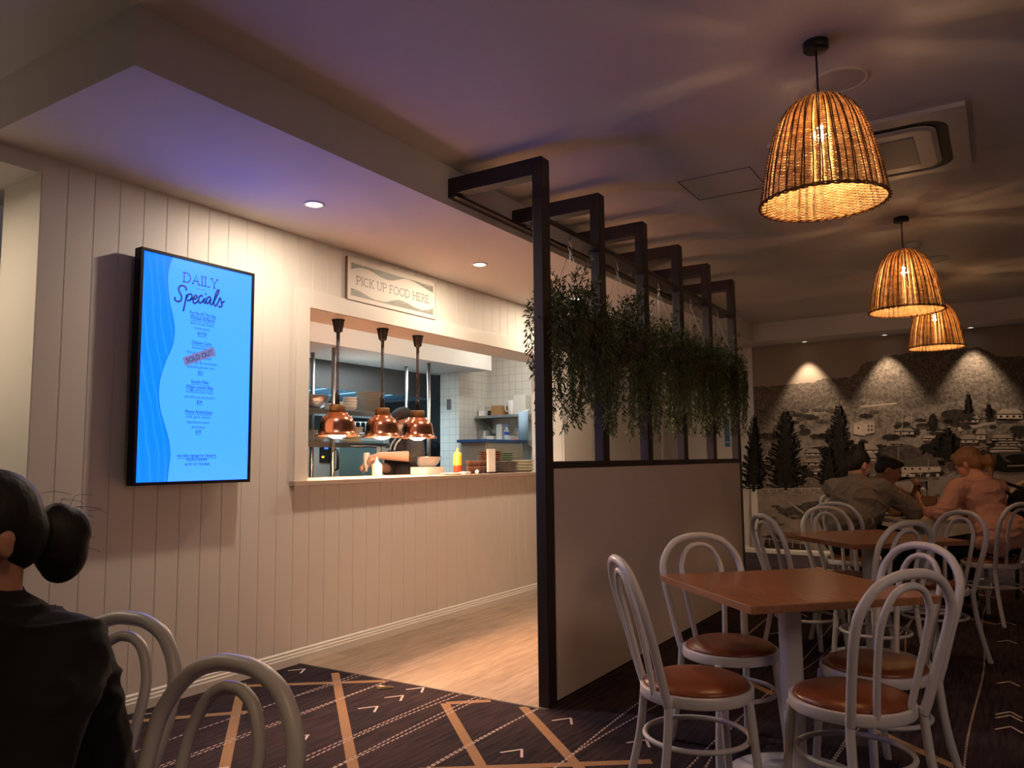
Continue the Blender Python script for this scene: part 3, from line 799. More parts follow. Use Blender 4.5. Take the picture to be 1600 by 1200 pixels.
# cassette air conditioner
ac = thing('air_conditioner', 'square white cassette air conditioner set into the ceiling behind the big pendant', 'air conditioner', (4.655, 0.52, CEI))
M_acw = mat('cassette_white', (0.62, 0.58, 0.55), 0.5)
def rrect(cx, cy, hx, hy, r, n=6):
    out = []
    for (sx, sy, a0) in ((1, 1, 0), (-1, 1, 90), (-1, -1, 180), (1, -1, 270)):
        for k in range(n+1):
            a = R(a0+90*k/n); out.append((cx+sx*(hx-r)+r*math.cos(a), cy+sy*(hy-r)+r*math.sin(a)))
    return out
def frame_ring(mb, A, B, za, zb_):
    n = len(A)
    for i in range(n):
        j = (i+1) % n; mb.face([(*A[i], za), (*A[j], za), (*B[j], zb_), (*B[i], zb_)])
cx, cy = 4.655, 0.52; H = 0.468
mb = MB(); O = rrect(cx, cy, H, H, 0.012); I = rrect(cx, cy, H-0.085, H-0.085, 0.13)
frame_ring(mb, O, O, CEI, CEI-0.022); frame_ring(mb, O, I, CEI-0.022, CEI-0.026); frame_ring(mb, I, I, CEI-0.026, CEI-0.002)
loc(mb.build('fascia', M_acw, ac))
mb = MB(); I2 = rrect(cx, cy, H-0.14, H-0.14, 0.10); frame_ring(mb, I, I2, CEI-0.0235, CEI-0.0235); loc(mb.build('outlet_slot', M_dark, ac))
mb = MB(); I3 = rrect(cx, cy, H-0.165, H-0.165, 0.08)
frame_ring(mb, I2, I2, CEI-0.002, CEI-0.030); frame_ring(mb, I2, I3, CEI-0.030, CEI-0.036); mb.face([(*p, CEI-0.036) for p in I3])
loc(mb.build('centre_panel', M_acw, ac))
mb = MB(); mb.box(cx-0.22, cx+0.22, cy-0.22, cy+0.22, CEI-0.040, CEI-0.0355, 0.002); loc(mb.build('intake_grille', mat('grille_grey', (0.30, 0.27, 0.26), 0.6), ac))
# access hatch
mb = MB(); x0, x1, y0, y1 = 4.467, 4.876, 1.155, 1.597
for q in ((x0, x1, y0, y0+0.004), (x0, x1, y1-0.004, y1), (x0, x0+0.004, y0, y1), (x1-0.004, x1, y0, y1)): mb.box(q[0], q[1], q[2], q[3], CEI-0.002, CEI-0.0002)
ah = mb.build('ceiling_hatch', M_dark); tag(ah, 'square ceiling access hatch outlined beside the air conditioner', 'hatch')
def disc(name, label, cat, x, y, r, prof, m):
    mb = MB(); mb.lathe(prof, (0, 0, 0), 36); o = mb.build(name, m); o.location = (x, y, CEI); tag(o, label, cat); return o
sp = thing('ceiling_speaker', 'round white ceiling speaker between the big pendant and its canopy', 'speaker', (3.635, 0.526, CEI))
mb = MB(); mb.lathe([(0.108, -0.001), (0.112, -0.008), (0.122, -0.007), (0.124, -0.001)], (0, 0, 0), 40); mb.build('rim', M_acw, sp)
mb = MB(); mb.lathe([(0.0, -0.004), (0.108, -0.003)], (0, 0, 0), 40); mb.build('grille', mat('speaker_mesh', (0.50, 0.46, 0.45), 0.8, bump=0.4, nscale=300), sp, fix=False)
p = sight(1428, 385, 2, CEI-0.02)
sd = thing('smoke_detector', 'white round smoke detector on the ceiling beside the second pendant', 'detector', (p.x, p.y, CEI))
mb = MB(); mb.lathe([(0.055, -0.0005), (0.055, -0.012), (0.045, -0.036), (0.0, -0.042)], (0, 0, 0), 28); mb.build('body', M_acw, sd)
mb = MB(); mb.lathe([(0.050, -0.018), (0.0515, -0.020), (0.049, -0.026), (0.047, -0.026)], (0, 0, 0), 28); mb.build('vent_slot', M_dark, sd)
p = sight(1458, 405, 2, CEI)
s2 = thing('ceiling_speaker', 'smaller looking round ceiling speaker behind the second pendant shade', 'speaker', (p.x, p.y, CEI))
mb = MB(); mb.lathe([(0.108, -0.001), (0.112, -0.008), (0.122, -0.007), (0.124, -0.001)], (0, 0, 0), 40); mb.build('rim', M_acw, s2)
mb = MB(); mb.lathe([(0.0, -0.004), (0.108, -0.003)], (0, 0, 0), 40); mb.build('grille', MATS['speaker_mesh'], s2, fix=False)

# ------------------------------------------------------------------ rattan pendants
def rattan(name, c0, c1, trans):
    m = bpy.data.materials.new(name); m.use_nodes = True; nt = m.node_tree
    for n in list(nt.nodes): nt.nodes.remove(n)
    out = nt.nodes.new('ShaderNodeOutputMaterial'); mx = nt.nodes.new('ShaderNodeMixShader'); mx.inputs[0].default_value = trans
    d = nt.nodes.new('ShaderNodeBsdfDiffuse'); t = nt.nodes.new('ShaderNodeBsdfTranslucent')
    tc = nt.nodes.new('ShaderNodeTexCoord'); nz = nt.nodes.new('ShaderNodeTexNoise'); nz.inputs['Scale'].default_value = 26; nz.inputs['Detail'].default_value = 3
    nt.links.new(tc.outputs['Object'], nz.inputs['Vector'])
    rp = nt.nodes.new('ShaderNodeValToRGB'); rp.color_ramp.elements[0].position = 0.35; rp.color_ramp.elements[0].color = (*c0, 1)
    rp.color_ramp.elements[1].position = 0.65; rp.color_ramp.elements[1].color = (*c1, 1)
    nt.links.new(nz.outputs['Fac'], rp.inputs[0])
    nt.links.new(rp.outputs[0], d.inputs[0]); nt.links.new(rp.outputs[0], t.inputs[0])
    nt.links.new(d.outputs[0], mx.inputs[1]); nt.links.new(t.outputs[0], mx.inputs[2]); nt.links.new(mx.outputs[0], out.inputs[0])
    return m
M_rat = rattan('rattan_weave', (0.66, 0.46, 0.25), (0.90, 0.72, 0.46), 0.34)
M_rib = rattan('rattan_stake', (0.16, 0.08, 0.035), (0.34, 0.18, 0.08), 0.25)
M_cord = mat('black_cord', (0.008, 0.008, 0.008), 0.5)
SHP = [(0.0, 0.240), (0.05, 0.234), (0.12, 0.222), (0.20, 0.205), (0.28, 0.183), (0.34, 0.160), (0.385, 0.132), (0.415, 0.100), (0.435, 0.062), (0.445, 0.022)]
def shp_r(z):
    for (a, ra), (b, rb) in zip(SHP[:-1], SHP[1:]):
        if a <= z <= b: return ra+(rb-ra)*(z-a)/(b-a)
    return SHP[-1][1]
def pendant(x, y, zr, label):
    t = thing('rattan_pendant', label, 'pendant lamp', (x, y, zr), 0, 'rattan pendants in a row')
    top = CEI-zr
    mb = MB(); mb.lathe([(0.0, top-0.0005), (0.050, top-0.0005), (0.050, top-0.030), (0.047, top-0.034), (0.0, top-0.034)], (0, 0, 0), 28); mb.build('canopy', M_cord, t)
    mb = MB(); mb.tube([(0, 0, 0.38), (0.002, 0, 0.6), (0, 0, top-0.03)], 0.0042, 8); mb.build('cord', M_cord, t)
    mb = MB(); mb.lathe([(0.0, 0.41), (0.018, 0.41), (0.020, 0.35), (0.016, 0.318), (0.0, 0.318)], (0, 0, 0), 16); mb.build('lamp_holder', M_cord, t)
    # weave: rings worked in and out round the stakes
    mb = MB(); NS = 46; seg = NS*4; z = 0.006; k = 0; rs_ = random.Random(9)
    sl = [max(0.0, rs_.gauss(0.30, 0.9)) for _ in range(NS)]; slit = [min(1.0, sl[(i//4) % NS]) if i % 4 in (1, 2) else 0.0 for i in range(seg)]
    while z < 0.4445:
        r0 = shp_r(z); am = 0.0022*(1 if k % 2 else -1)
        pts = []
        for i in range(seg):
            a = 2*PI*i/seg
            rr = r0+am*(1 if i % 2 == 0 else -1)*0.0+am*math.cos(NS*a)
            pts.append((rr*math.cos(a), rr*math.sin(a), z+0.0006*math.sin(3*a+k)))
        mb.tube(pts, [(0.0031-0.0020*slit[i] if z < 0.33 else 0.0032-0.0021*slit[i] if z < 0.408 else 0.0033) for i in range(seg)], 5, closed=True)
        sl_ = (shp_r(z+0.004)-shp_r(max(z-0.004, 0)))/0.008; z += (0.0058 if z < 0.33 else 0.0053)/math.sqrt(1+sl_*sl_); k += 1
    sh = mb.build('weave', M_rat, t, fix=False)
    mb = MB(); rn = random.Random(5)
    for i in range(NS):
        a = 2*PI*(i+0.25*rn.random())/NS; hi = 0.443 if i % 2 == 0 else 0.40
        pr = [p for p in SHP if p[0] <= hi]+([(hi, shp_r(hi))] if hi < SHP[-1][0] else [])
        for off in ((-0.0032, 0.0032) if i % 2 == 0 else (0.0,)):
            wob = rn.random()*6
            mb.tube([((r_+0.003)*math.cos(a+off/max(r_, .03)+0.012*math.sin(z_*16+wob)), (r_+0.003)*math.sin(a+off/max(r_, .03)+0.012*math.sin(z_*16+wob)), z_) for z_, r_ in pr], 0.0026, 5)
    mb.build('stakes', M_rib, t, fix=False)
    mb = MB()
    for ph in (0, PI):
        mb.tube([((0.243+0.005*math.cos(40*a/2+ph))*math.cos(a), (0.243+0.005*math.cos(40*a/2+ph))*math.sin(a), 0.002+0.005*math.sin(40*a/2+ph)) for a in [2*PI*i/160 for i in range(160)]], 0.0042, 5, closed=True)
    mb.build('braided_rim', M_rib, t, fix=False)
    mb = MB(); mb.sphere((0, 0, 0.285), 0.024, 16, 10, (1, 1, 1.2)); mb.lathe([(0.014, 0.322), (0.015, 0.305)], (0, 0, 0), 14)
    mb.build('bulb', mat('pendant_bulb', (1, 1, 1), 0.5, emit=(1.0, 0.60, 0.28), estr=720.0), t, fix=False)
    return t
pendant(3.239, 0.551, 2.255, 'nearest and largest rattan bell pendant, hanging over the front table')
pendant(6.063, 0.517, 2.255, 'middle rattan bell pendant, its rim overlapping the farthest one')
P3 = sight(1463, 540, 0, 8.31)
pendant(8.31, P3.y, 2.255, 'farthest and smallest looking rattan bell pendant, in front of the mural ridge')
# ------------------------------------------------------------------ tables
def wood(name, c0, c1, rough):
    m = bpy.data.materials.new(name); m.use_nodes = True; nt = m.node_tree; b = nt.nodes['Principled BSDF']
    tc = nt.nodes.new('ShaderNodeTexCoord'); mp = nt.nodes.new('ShaderNodeMapping'); mp.inputs['Scale'].default_value = (2.5, 34, 20)
    nz = nt.nodes.new('ShaderNodeTexNoise'); nz.inputs['Scale'].default_value = 1.6; nz.inputs['Detail'].default_value = 2.5; nz.inputs['Distortion'].default_value = 0.4
    nt.links.new(tc.outputs['Object'], mp.inputs[0]); nt.links.new(mp.outputs[0], nz.inputs['Vector'])
    rp = nt.nodes.new('ShaderNodeValToRGB'); rp.color_ramp.elements[0].position = 0.3; rp.color_ramp.elements[0].color = (*c0, 1)
    rp.color_ramp.elements[1].position = 0.7; rp.color_ramp.elements[1].color = (*c1, 1)
    nt.links.new(nz.outputs['Fac'], rp.inputs[0]); nt.links.new(rp.outputs[0], b.inputs['Base Color'])
    b.inputs['Roughness'].default_value = rough
    return m
M_wood = wood('cherry_laminate', (0.31, 0.118, 0.046), (0.345, 0.134, 0.053), 0.24)
M_edge = wood('cherry_edge', (0.26, 0.11, 0.05), (0.36, 0.16, 0.075), 0.4)
M_pwd = mat('white_powder_coat', (0.62, 0.60, 0.60), 0.38)
M_vin = mat('brown_vinyl', (0.21, 0.058, 0.020), 0.33, bump=0.03, nscale=60)
M_pale = mat('pale_laminate', (0.62, 0.56, 0.50), 0.35)
def make_table(loc_, rot, label, size=0.75, top=None, edge=None):
    t = thing('dining_table', label, 'table', loc_, rot, 'square pedestal tables')
    h = size/2
    mb = MB(); mb.box(-h, h, -h, h, 0.712, 0.7399, 0.0025)
    for f in mb.bm.faces:
        if abs(f.normal.z) < 0.5: f.material_index = 1
    mb.bm.normal_update()
    for f in mb.bm.faces: f.material_index = 0 if f.normal.z > 0.6 else 1
    mb.build('tabletop', [top or M_wood, edge or M_edge], t)
    mb = MB(); mb.box(-0.16, 0.16, -0.16, 0.16, 0.704, 0.712, 0.002); mb.lathe([(0.043, 0.04), (0.043, 0.705)], (0, 0, 0), 32); mb.build('pedestal', M_pwd, t)
    mb = MB(); mb.lathe([(0.0, 0.0), (0.262, 0.0), (0.265, 0.006), (0.255, 0.014), (0.15, 0.030), (0.06, 0.044), (0.0, 0.046)], (0, 0, 0), 48); mb.build('base', M_pwd, t)
    return t
T1 = (3.208, 0.748); T2 = (5.33, 0.745); T3 = (7.22, 0.62)
make_table((*T1, 0), R(45), 'front square table with a cherry laminate top on a white pedestal')
make_table((*T2, 0), R(45), 'second cherry topped square table, behind the front one and before the seated diners', 0.77)
make_table((*T3, 0), R(45), 'pale topped square table where the three diners sit', 0.75, M_pale, M_pale)

# ------------------------------------------------------------------ bentwood style chairs (backrest towards local +X)
def make_chair(label, group):
    t = thing('bentwood_chair', label, 'chair', (0, 0, 0), 0, group)
    mb = MB(); mb.lathe([(0.0, 0.472), (0.09, 0.470), (0.15, 0.463), (0.178, 0.452), (0.187, 0.440), (0.184, 0.434), (0.0, 0.434)], (0, 0, 0), 48); mb.build('seat', M_vin, t)
    mb = MB(); mb.lathe([(0.176, 0.400), (0.197, 0.400), (0.199, 0.404), (0.199, 0.434), (0.196, 0.438), (0.176, 0.438)], (0, 0, 0), 56, closed=True); mb.build('seat_ring', M_pwd, t)
    half = [(0.150, 0.152, 0.405), (0.168, 0.163, 0.47), (0.195, 0.178, 0.58), (0.226, 0.192, 0.69), (0.250, 0.184, 0.775), (0.268, 0.130, 0.845), (0.277, 0.060, 0.873)]
    path = half+[(0.279, 0.0, 0.878)]+[(x, -y, z) for x, y, z in reversed(half)]
    sp_ = spline(path, 7); mb = MB(); mb.tube(sp_, 0.0158, 12); mb.build('back_frame', M_pwd, t)
    half = [(0.174, 0.068, 0.418), (0.183, 0.074, 0.47), (0.206, 0.088, 0.58), (0.232, 0.098, 0.69), (0.250, 0.094, 0.755), (0.262, 0.066, 0.812), (0.268, 0.030, 0.835)]
    path = half+[(0.269, 0.0, 0.839)]+[(x, -y, z) for x, y, z in reversed(half)]
    mb = MB(); mb.tube(spline(path, 7), 0.0118, 10); mb.build('back_hoop', M_pwd, t)
    for s in (1, -1):
        mb = MB(); mb.tube(spline([(0.150, 0.152*s, 0.43), (0.152, 0.155*s, 0.36), (0.168, 0.163*s, 0.22), (0.205, 0.180*s, 0.05), (0.218, 0.186*s, 0.0)], 5), 0.0150, 12)
        mb.build('leg', M_pwd, t)
    for s in (1, -1):
        mb = MB(); mb.tube(spline([(-0.140, 0.128*s, 0.405), (-0.150, 0.134*s, 0.30), (-0.163, 0.148*s, 0.12), (-0.172, 0.156*s, 0.0)], 5), [0.0165]*6+[0.0150]*10, 12)
        mb.build('leg', M_pwd, t)
    mb = MB(); mb.tube([(0.004+0.182*math.cos(a), 0.182*math.sin(a), 0.262) for a in [2*PI*k/48 for k in range(48)]], 0.0095, 8, closed=True); mb.build('stretcher_ring', M_pwd, t)
    return t
CH = []
def chair(x, y, deg, label, group):
    if not CH:
        c = make_chair(label, group); CH.append(c); c.location = (x, y, 0); c.rotation_euler = (0, 0, R(deg)); return c
    return dup(CH[0], (x, y, 0), R(deg), label, group)
G1, G2, G3 = 'chairs round the front table', 'chairs round the second table', 'chairs of the seated diners'
chair(2.767, 0.979, 128, 'white bentwood chair seen side on, its back nearest the pale partition panel', G1)
chair(3.355, 1.032, 45, 'white bentwood chair behind the front table, back against the partition view', G1)
chair(3.338, 0.468, -39, 'white bentwood chair behind the front table, tucked in under its right corner', G1)
chair(2.871, 0.480, -127, 'nearest white bentwood chair, its tall back overlapping the front table', G1)
chair(5.10, 1.08, 132, 'white bentwood chair half hidden by the far end of the partition', G2)
chair(5.64, 0.90, 45, 'white bentwood chair on the far side of the second table, behind its left corner', G2)
chair(4.86, 0.67, -127, 'shaded bentwood chair on the near side of the second table', G2)
chair(5.50, 0.42, -40, 'cream bentwood chair at the right end of the second table', G2)
chair(6.67, 1.055, 165, 'bentwood chair carrying the person in the grey top', G3)
chair(6.98, 0.13, -127, 'bentwood chair carrying the person in the pink top', G3)
chair(7.50, 1.12, 76, 'bentwood chair carrying the person drinking through a straw', G3)
G4 = 'chairs at the lower left corner'
chair(0.816, 1.723, 6, 'cream bentwood chair carrying the person in black', G4)
chair(0.671, 1.190, -1, 'cream bentwood chair at the bottom edge, in front of the one in use', G4)

# things on the diners' table
t = thing('drinking_glass', 'clear glass tumbler with a straw held by the drinking diner', 'glass', (7.22, 0.80, 0.7405), 0)
mb = MB(); mb.lathe([(0.0, 0.0), (0.030, 0.0), (0.038, 0.14), (0.036, 0.14), (0.028, 0.008), (0.0, 0.008)], (0, 0, 0), 24); mb.build('tumbler', mat('clear_glass', (0.95, 0.95, 0.95), 0.05, trans=1.0, ior=1.12), t)
mb = MB(); mb.tube([(0.0, 0.0, 0.012), (0.03, 0.02, 0.24)], 0.003, 6); mb.build('straw', M_dark, t)
t = thing('menu_stand', 'small framed menu stand on the diners\' pale table', 'menu stand', (7.36, 0.56, 0.7405), R(20))
mb = MB(); mb.box(-0.008, 0.008, -0.075, 0.075, 0.012, 0.16, 0.002); mb.build('frame', M_wood, t)
mb = MB(); mb.box(-0.0095, -0.0082, -0.062, 0.062, 0.026, 0.146); mb.build('card', mat('menu_card', (0.25, 0.18, 0.12), 0.6), t)
mb = MB(); mb.box(-0.03, 0.03, -0.08, 0.08, 0.0, 0.012, 0.002); mb.build('foot', M_wood, t)
t = thing('napkin', 'folded white napkin on the diners\' pale table', 'napkin', (7.10, 0.66, 0.7405), R(30))
mb = MB(); mb.box(-0.05, 0.05, -0.04, 0.04, 0.0, 0.004, 0.001); mb.box(-0.045, 0.045, -0.036, 0.038, 0.004, 0.009, 0.001); mb.build('fold', M_white, t)

# round backed beige chair and the black bag at the right edge of the view
t = thing('padded_chair', 'beige round backed padded chair at the right edge behind the person in pink', 'chair', (8.02, -0.30, 0), R(-150))
M_bei = mat('beige_fabric', (0.55, 0.40, 0.24), 0.85, noise=0.08, nscale=30)
mb = MB()
A = [(0.26*math.sin(a), 0.62+0.40*math.cos(a)) for a in [R(-100+200*k/20) for k in range(21)]]
mb.prism([(-0.20, y, z) for y, z in A], (-0.07, 0, 0)); o = mb.build('backrest', M_bei, t)
b_ = o.modifiers.new('b', 'BEVEL'); b_.width = 0.02; b_.segments = 3; to_mesh_obj(o, 'backrest')
mb = MB(); mb.box(-0.20, 0.25, -0.23, 0.23, 0.40, 0.48, 0.02); mb.build('seat', M_bei, t)
for sx in (-0.17, 0.2):
    for sy in (-0.19, 0.19):
        mb = MB(); mb.tube([(sx, sy, 0.41), (sx*1.12, sy*1.08, 0.0)], [0.02, 0.013], 10); mb.build('leg', M_blk, t)

# crumpled scrap on the carpet beside the timber edge
p = sight(601, 1076, 2, 0.0)
mb = MB(); rn = random.Random(2)
pts = [(-0.045, 0.012), (-0.02, 0.026), (0.012, 0.012), (0.05, 0.006), (0.048, -0.008), (0.01, -0.010), (-0.03, -0.008)]
lo = [mb.bm.verts.new((x, y, 0.002)) for x, y in pts]; hi = [mb.bm.verts.new((x*.85, y*.8, 0.010+0.006*rn.random())) for x, y in pts]
mb.bm.faces.new(lo); mb.bm.faces.new(hi)
for i in range(len(pts)):
    j = (i+1) % len(pts); mb.bm.faces.new((lo[i], lo[j], hi[j], hi[i]))
o = mb.build('food_scrap', mat('scrap', (0.75, 0.55, 0.28), 0.7)); o.location = (p.x, p.y, 0.0); o.rotation_euler = (0, 0, R(-40))
tag(o, 'small yellowish scrap dropped on the carpet by the timber edge', 'scrap')
# ------------------------------------------------------------------ printed wall mural (one flat print, layered inks a fraction of a millimetre apart)
MX = FARX-0.004
def ink(name, c, noise=0.0, sc=6.0, c2=None, detail=8):
    m = bpy.data.materials.new(name); m.use_nodes = True; nt = m.node_tree; b = nt.nodes['Principled BSDF']
    b.inputs['Roughness'].default_value = 0.7; b.inputs['Specular IOR Level'].default_value = 0.15
    b.inputs['Base Color'].default_value = (*c, 1)
    if noise:
        c2 = c2 or tuple(min(1, x*(1+noise)) for x in c); c1 = tuple(x*(1-noise) for x in c)
        tc = nt.nodes.new('ShaderNodeTexCoord'); nz = nt.nodes.new('ShaderNodeTexNoise'); nz.inputs['Scale'].default_value = sc
        nz.inputs['Detail'].default_value = detail; nz.inputs['Roughness'].default_value = 0.75
        nt.links.new(tc.outputs['Object'], nz.inputs['Vector'])
        rp = nt.nodes.new('ShaderNodeValToRGB'); rp.color_ramp.elements[0].position = 0.36; rp.color_ramp.elements[0].color = (*c1, 1)
        rp.color_ramp.elements[1].position = 0.64; rp.color_ramp.elements[1].color = (*c2, 1)
        nt.links.new(nz.outputs['Fac'], rp.inputs[0]); nt.links.new(rp.outputs[0], b.inputs['Base Color'])
    return m
SEP = lambda v: (v*1.0, v*0.82, v*0.65)
MI = [ink('print_sky', SEP(0.36)), ink('print_range', SEP(0.15), 0.62, 34.0), ink('print_slope', SEP(0.22), 0.60, 22.0), ink('print_grass', SEP(0.32), 0.35, 18.0),
      ink('print_tree', SEP(0.020), 0.5, 22.0), ink('print_bush', SEP(0.045), 0.6, 26.0), ink('print_roof', SEP(0.42), 0.12, 10.0), ink('print_wall', SEP(0.60), 0.10, 10.0),
      ink('print_roof_grey', SEP(0.13), 0.2, 14.0), ink('print_sand', SEP(0.32), 0.22, 5.0), ink('print_scrub', SEP(0.10), 0.55, 16.0), ink('print_road', SEP(0.50), 0.1, 4.0)]
SKY, RANGE, SLOPE, GRASS, TREE, BUSH, ROOF, WALLI, GROOF, SAND, SCRUB, ROAD = range(12)
mu = MB(); LAY = [0]
def P(x, y, lift): q = sight(x, y, 0, MX); return (MX-lift, q.y, q.z)
def poly(pts, mi, bump=True):
    if bump: LAY[0] += 1
    mu.mi = mi; l = 0.00003*LAY[0]
    q = [P(x, y, l) for x, y in pts]
    f = mu.bm.faces.new([mu.bm.verts.new(p) for p in q]); f.material_index = mi
    f.normal_update()
    if f.normal.x > 0: f.normal_flip()
YL, YR = 2.755, -1.2
z1m, z0m = SOF-0.002, 0.09
zc = [(MX, YL, z0m), (MX, YR, z0m), (MX, YR, z1m), (MX, YL, z1m)]
f = mu.face(zc)
f.normal_update()
if f.normal.x > 0: f.normal_flip()
rm = random.Random(8)
def jag(pts, amp, n=6):
    out = []
    for a, b in zip(pts[:-1], pts[1:]):
        for k in range(n):
            t = k/n; out.append((a[0]+(b[0]-a[0])*t, a[1]+(b[1]-a[1])*t+rm.uniform(-amp, amp)))
    out.append(pts[-1]); return out
L0, R0 = 1171, 1680
ridge = [(L0, 604), (1200, 604), (1240, 600), (1270, 598), (1286, 592), (1300, 591), (1328, 590), (1340, 580), (1346, 570), (1356, 565), (1366, 564), (1395, 555), (1412, 553), (1440, 548), (1500, 546), (1528, 543), (1545, 549), (1558, 557), (1600, 557), (R0, 556)]
poly(jag(ridge, 1.0, 6)+[(R0, 760), (L0, 760)], RANGE)
slope = [(L0, 668), (1205, 660), (1235, 650), (1262, 640), (1300, 628), (1340, 622), (1380, 628), (1420, 640), (1450, 634), (1500, 624), (1560, 628), (1600, 636), (R0, 640)]
poly(jag(slope, 2.0, 5)+[(R0, 770), (L0, 770)], SLOPE)
poly(jag([(1230, 712), (1250, 684), (1262, 672), (1290, 664), (1310, 668), (1340, 660), (1360, 672), (1380, 668), (1420, 650), (1438, 656), (1450, 668)], 1.0, 3)+[(1470, 720), (1230, 730)], GRASS)
poly([(1262, 646), (1320, 634), (1330, 636), (1300, 645), (1262, 652)], GRASS)
poly([(1345, 634), (1400, 629), (1402, 631), (1346, 637)], ROAD)
poly([(1496, 668), (1590, 652), (R0, 650), (R0, 658), (1560, 660), (1498, 674)], ROAD)
def blob(cx, cy, rx, ry, mi, n=22, am=0.18):
    poly([(cx+rx*(1+rm.uniform(-am, am))*math.cos(2*PI*k/n), cy+ry*(1+rm.uniform(-am, am))*math.sin(2*PI*k/n)) for k in range(n)], mi)
for k in range(46): blob(rm.uniform(1180, 1600), rm.uniform(640, 668), rm.uniform(4, 12), rm.uniform(2, 4), SCRUB if k % 3 else BUSH)
for k in range(70):
    x, y = rm.uniform(1180, 1640), rm.uniform(674, 752); blob(x, y, rm.uniform(6, 16), rm.uniform(3, 7), BUSH if k % 4 else TREE)
def house(x, y, w, h, rh, dark=False, win=2):
    rmt = GROOF if dark else ROOF
    poly([(x+2, y), (x+w-2, y), (x+w-2, y+h), (x+2, y+h)], WALLI if not dark else SAND)
    poly([(x-1, y+1), (x+w*0.22, y-rh), (x+w*0.78, y-rh), (x+w+1, y+1)], rmt)
    poly([(x-1, y+0.5), (x+w+1, y+0.5), (x+w+1, y+2), (x-1, y+2)], TREE)
    for k in range(win):
        wx = x+w*(k+0.6)/(win+0.4); poly([(wx, y+h*0.4), (wx+w*0.09, y+h*0.4), (wx+w*0.09, y+h*0.8), (wx, y+h*0.8)], TREE, k == 0)
# houses of the township
poly([(1334, 662), (1349, 657), (1352, 671), (1352, 681), (1334, 678)], WALLI); poly([(1345, 658), (1366, 658), (1366, 676), (1350, 679)], WALLI)
poly([(1333, 664), (1342, 659), (1350, 665)], ROOF); poly([(1344, 658), (1348, 656.5), (1367, 657), (1366, 661), (1349, 662)], ROOF)
for wx, wy in ((1356, 664), (1361, 664), (1356, 670), (1361, 670), (1340, 667)): poly([(wx, wy), (wx+2.4, wy), (wx+2.4, wy+3.4), (wx, wy+3.4)], BUSH)
for a in ((1345, 702, 28, 6, 9, 0, 2), (1258, 707, 24, 5, 6, 0, 2), (1256, 722, 36, 5, 5, 0, 3), (1190, 716, 14, 4, 4, 0, 1), (1270, 736, 30, 5, 4, 0, 2), (1350, 715, 20, 5, 7, 0, 1),
          (1497, 654, 34, 6, 6, 0, 3), (1556, 646, 44, 8, 7, 0, 4), (1398, 673, 32, 6, 4, 0, 2), (1448, 671, 26, 4, 3, 1, 1), (1440, 684, 26, 4, 3, 0, 1), (1500, 686, 30, 6, 7, 0, 2),
          (1524, 678, 18, 9, 8, 0, 1), (1548, 684, 36, 4, 5, 0, 2), (1585, 678, 30, 10, 9, 1, 2), (1553, 692, 44, 4, 2, 0, 3), (1460, 712, 26, 5, 3, 0, 1), (1384, 693, 26, 5, 4, 0, 1),
          (1545, 701, 52, 6, 3, 0, 0), (1500, 700, 34, 4, 3, 0, 1), (1604, 660, 40, 8, 6, 0, 2), (1610, 695, 40, 6, 4, 1, 2), (1205, 730, 24, 4, 4, 0, 1), (1225, 744, 30, 4, 4, 0, 1)):
    house(*a)
for k in range(60):      # pale bits of roofs and fences among the trees
    x, y = rm.uniform(1178, 1640), rm.uniform(688, 752); w = rm.uniform(4, 14); poly([(x, y), (x+w, y-rm.uniform(0, 1)), (x+w, y+1.2), (x, y+1.6)], ROOF if k % 2 else SAND, k % 6 == 0)
# sand and foreshore
poly([(L0, 770), (1230, 765), (1290, 762), (1400, 752), (1425, 748), (1500, 742), (1560, 736), (R0, 730), (R0, 880), (L0, 880)], SAND)
poly([(L0, 767), (1290, 762), (1290, 771), (L0, 776)], GRASS)
poly(jag([(1215, 800), (1240, 790), (1262, 784), (1300, 780), (1330, 784)], 1.5, 3)+[(1330, 800), (1290, 806), (1240, 812)], SCRUB)
poly([(1231, 785), (1234, 783), (1258, 801), (1255, 803)], ROOF)
for k in range(60): blob(rm.uniform(1176, 1420), rm.uniform(780, 845), rm.uniform(3, 9), rm.uniform(0.8, 2.0), SCRUB if k % 3 else GRASS)
for k in range(40): blob(rm.uniform(1425, 1600), rm.uniform(760, 800), rm.uniform(4, 10), rm.uniform(0.8, 2.0), SCRUB if k % 3 else GRASS)
poly(jag([(1195, 846), (1200, 836), (1212, 834), (1222, 842), (1240, 846), (1262, 850)], 1.5, 3)+[(1268, 862), (1192, 862)], BUSH)
for x in range(1190, 1300, 12): poly([(x, 838+(x-1190)*0.14), (x+1.2, 838+(x-1190)*0.14), (x+1.2, 850+(x-1190)*0.12), (x, 850+(x-1190)*0.12)], ROOF, x == 1190)
poly([(1185, 839), (1300, 855), (1300, 856.4), (1185, 840.4)], ROOF)
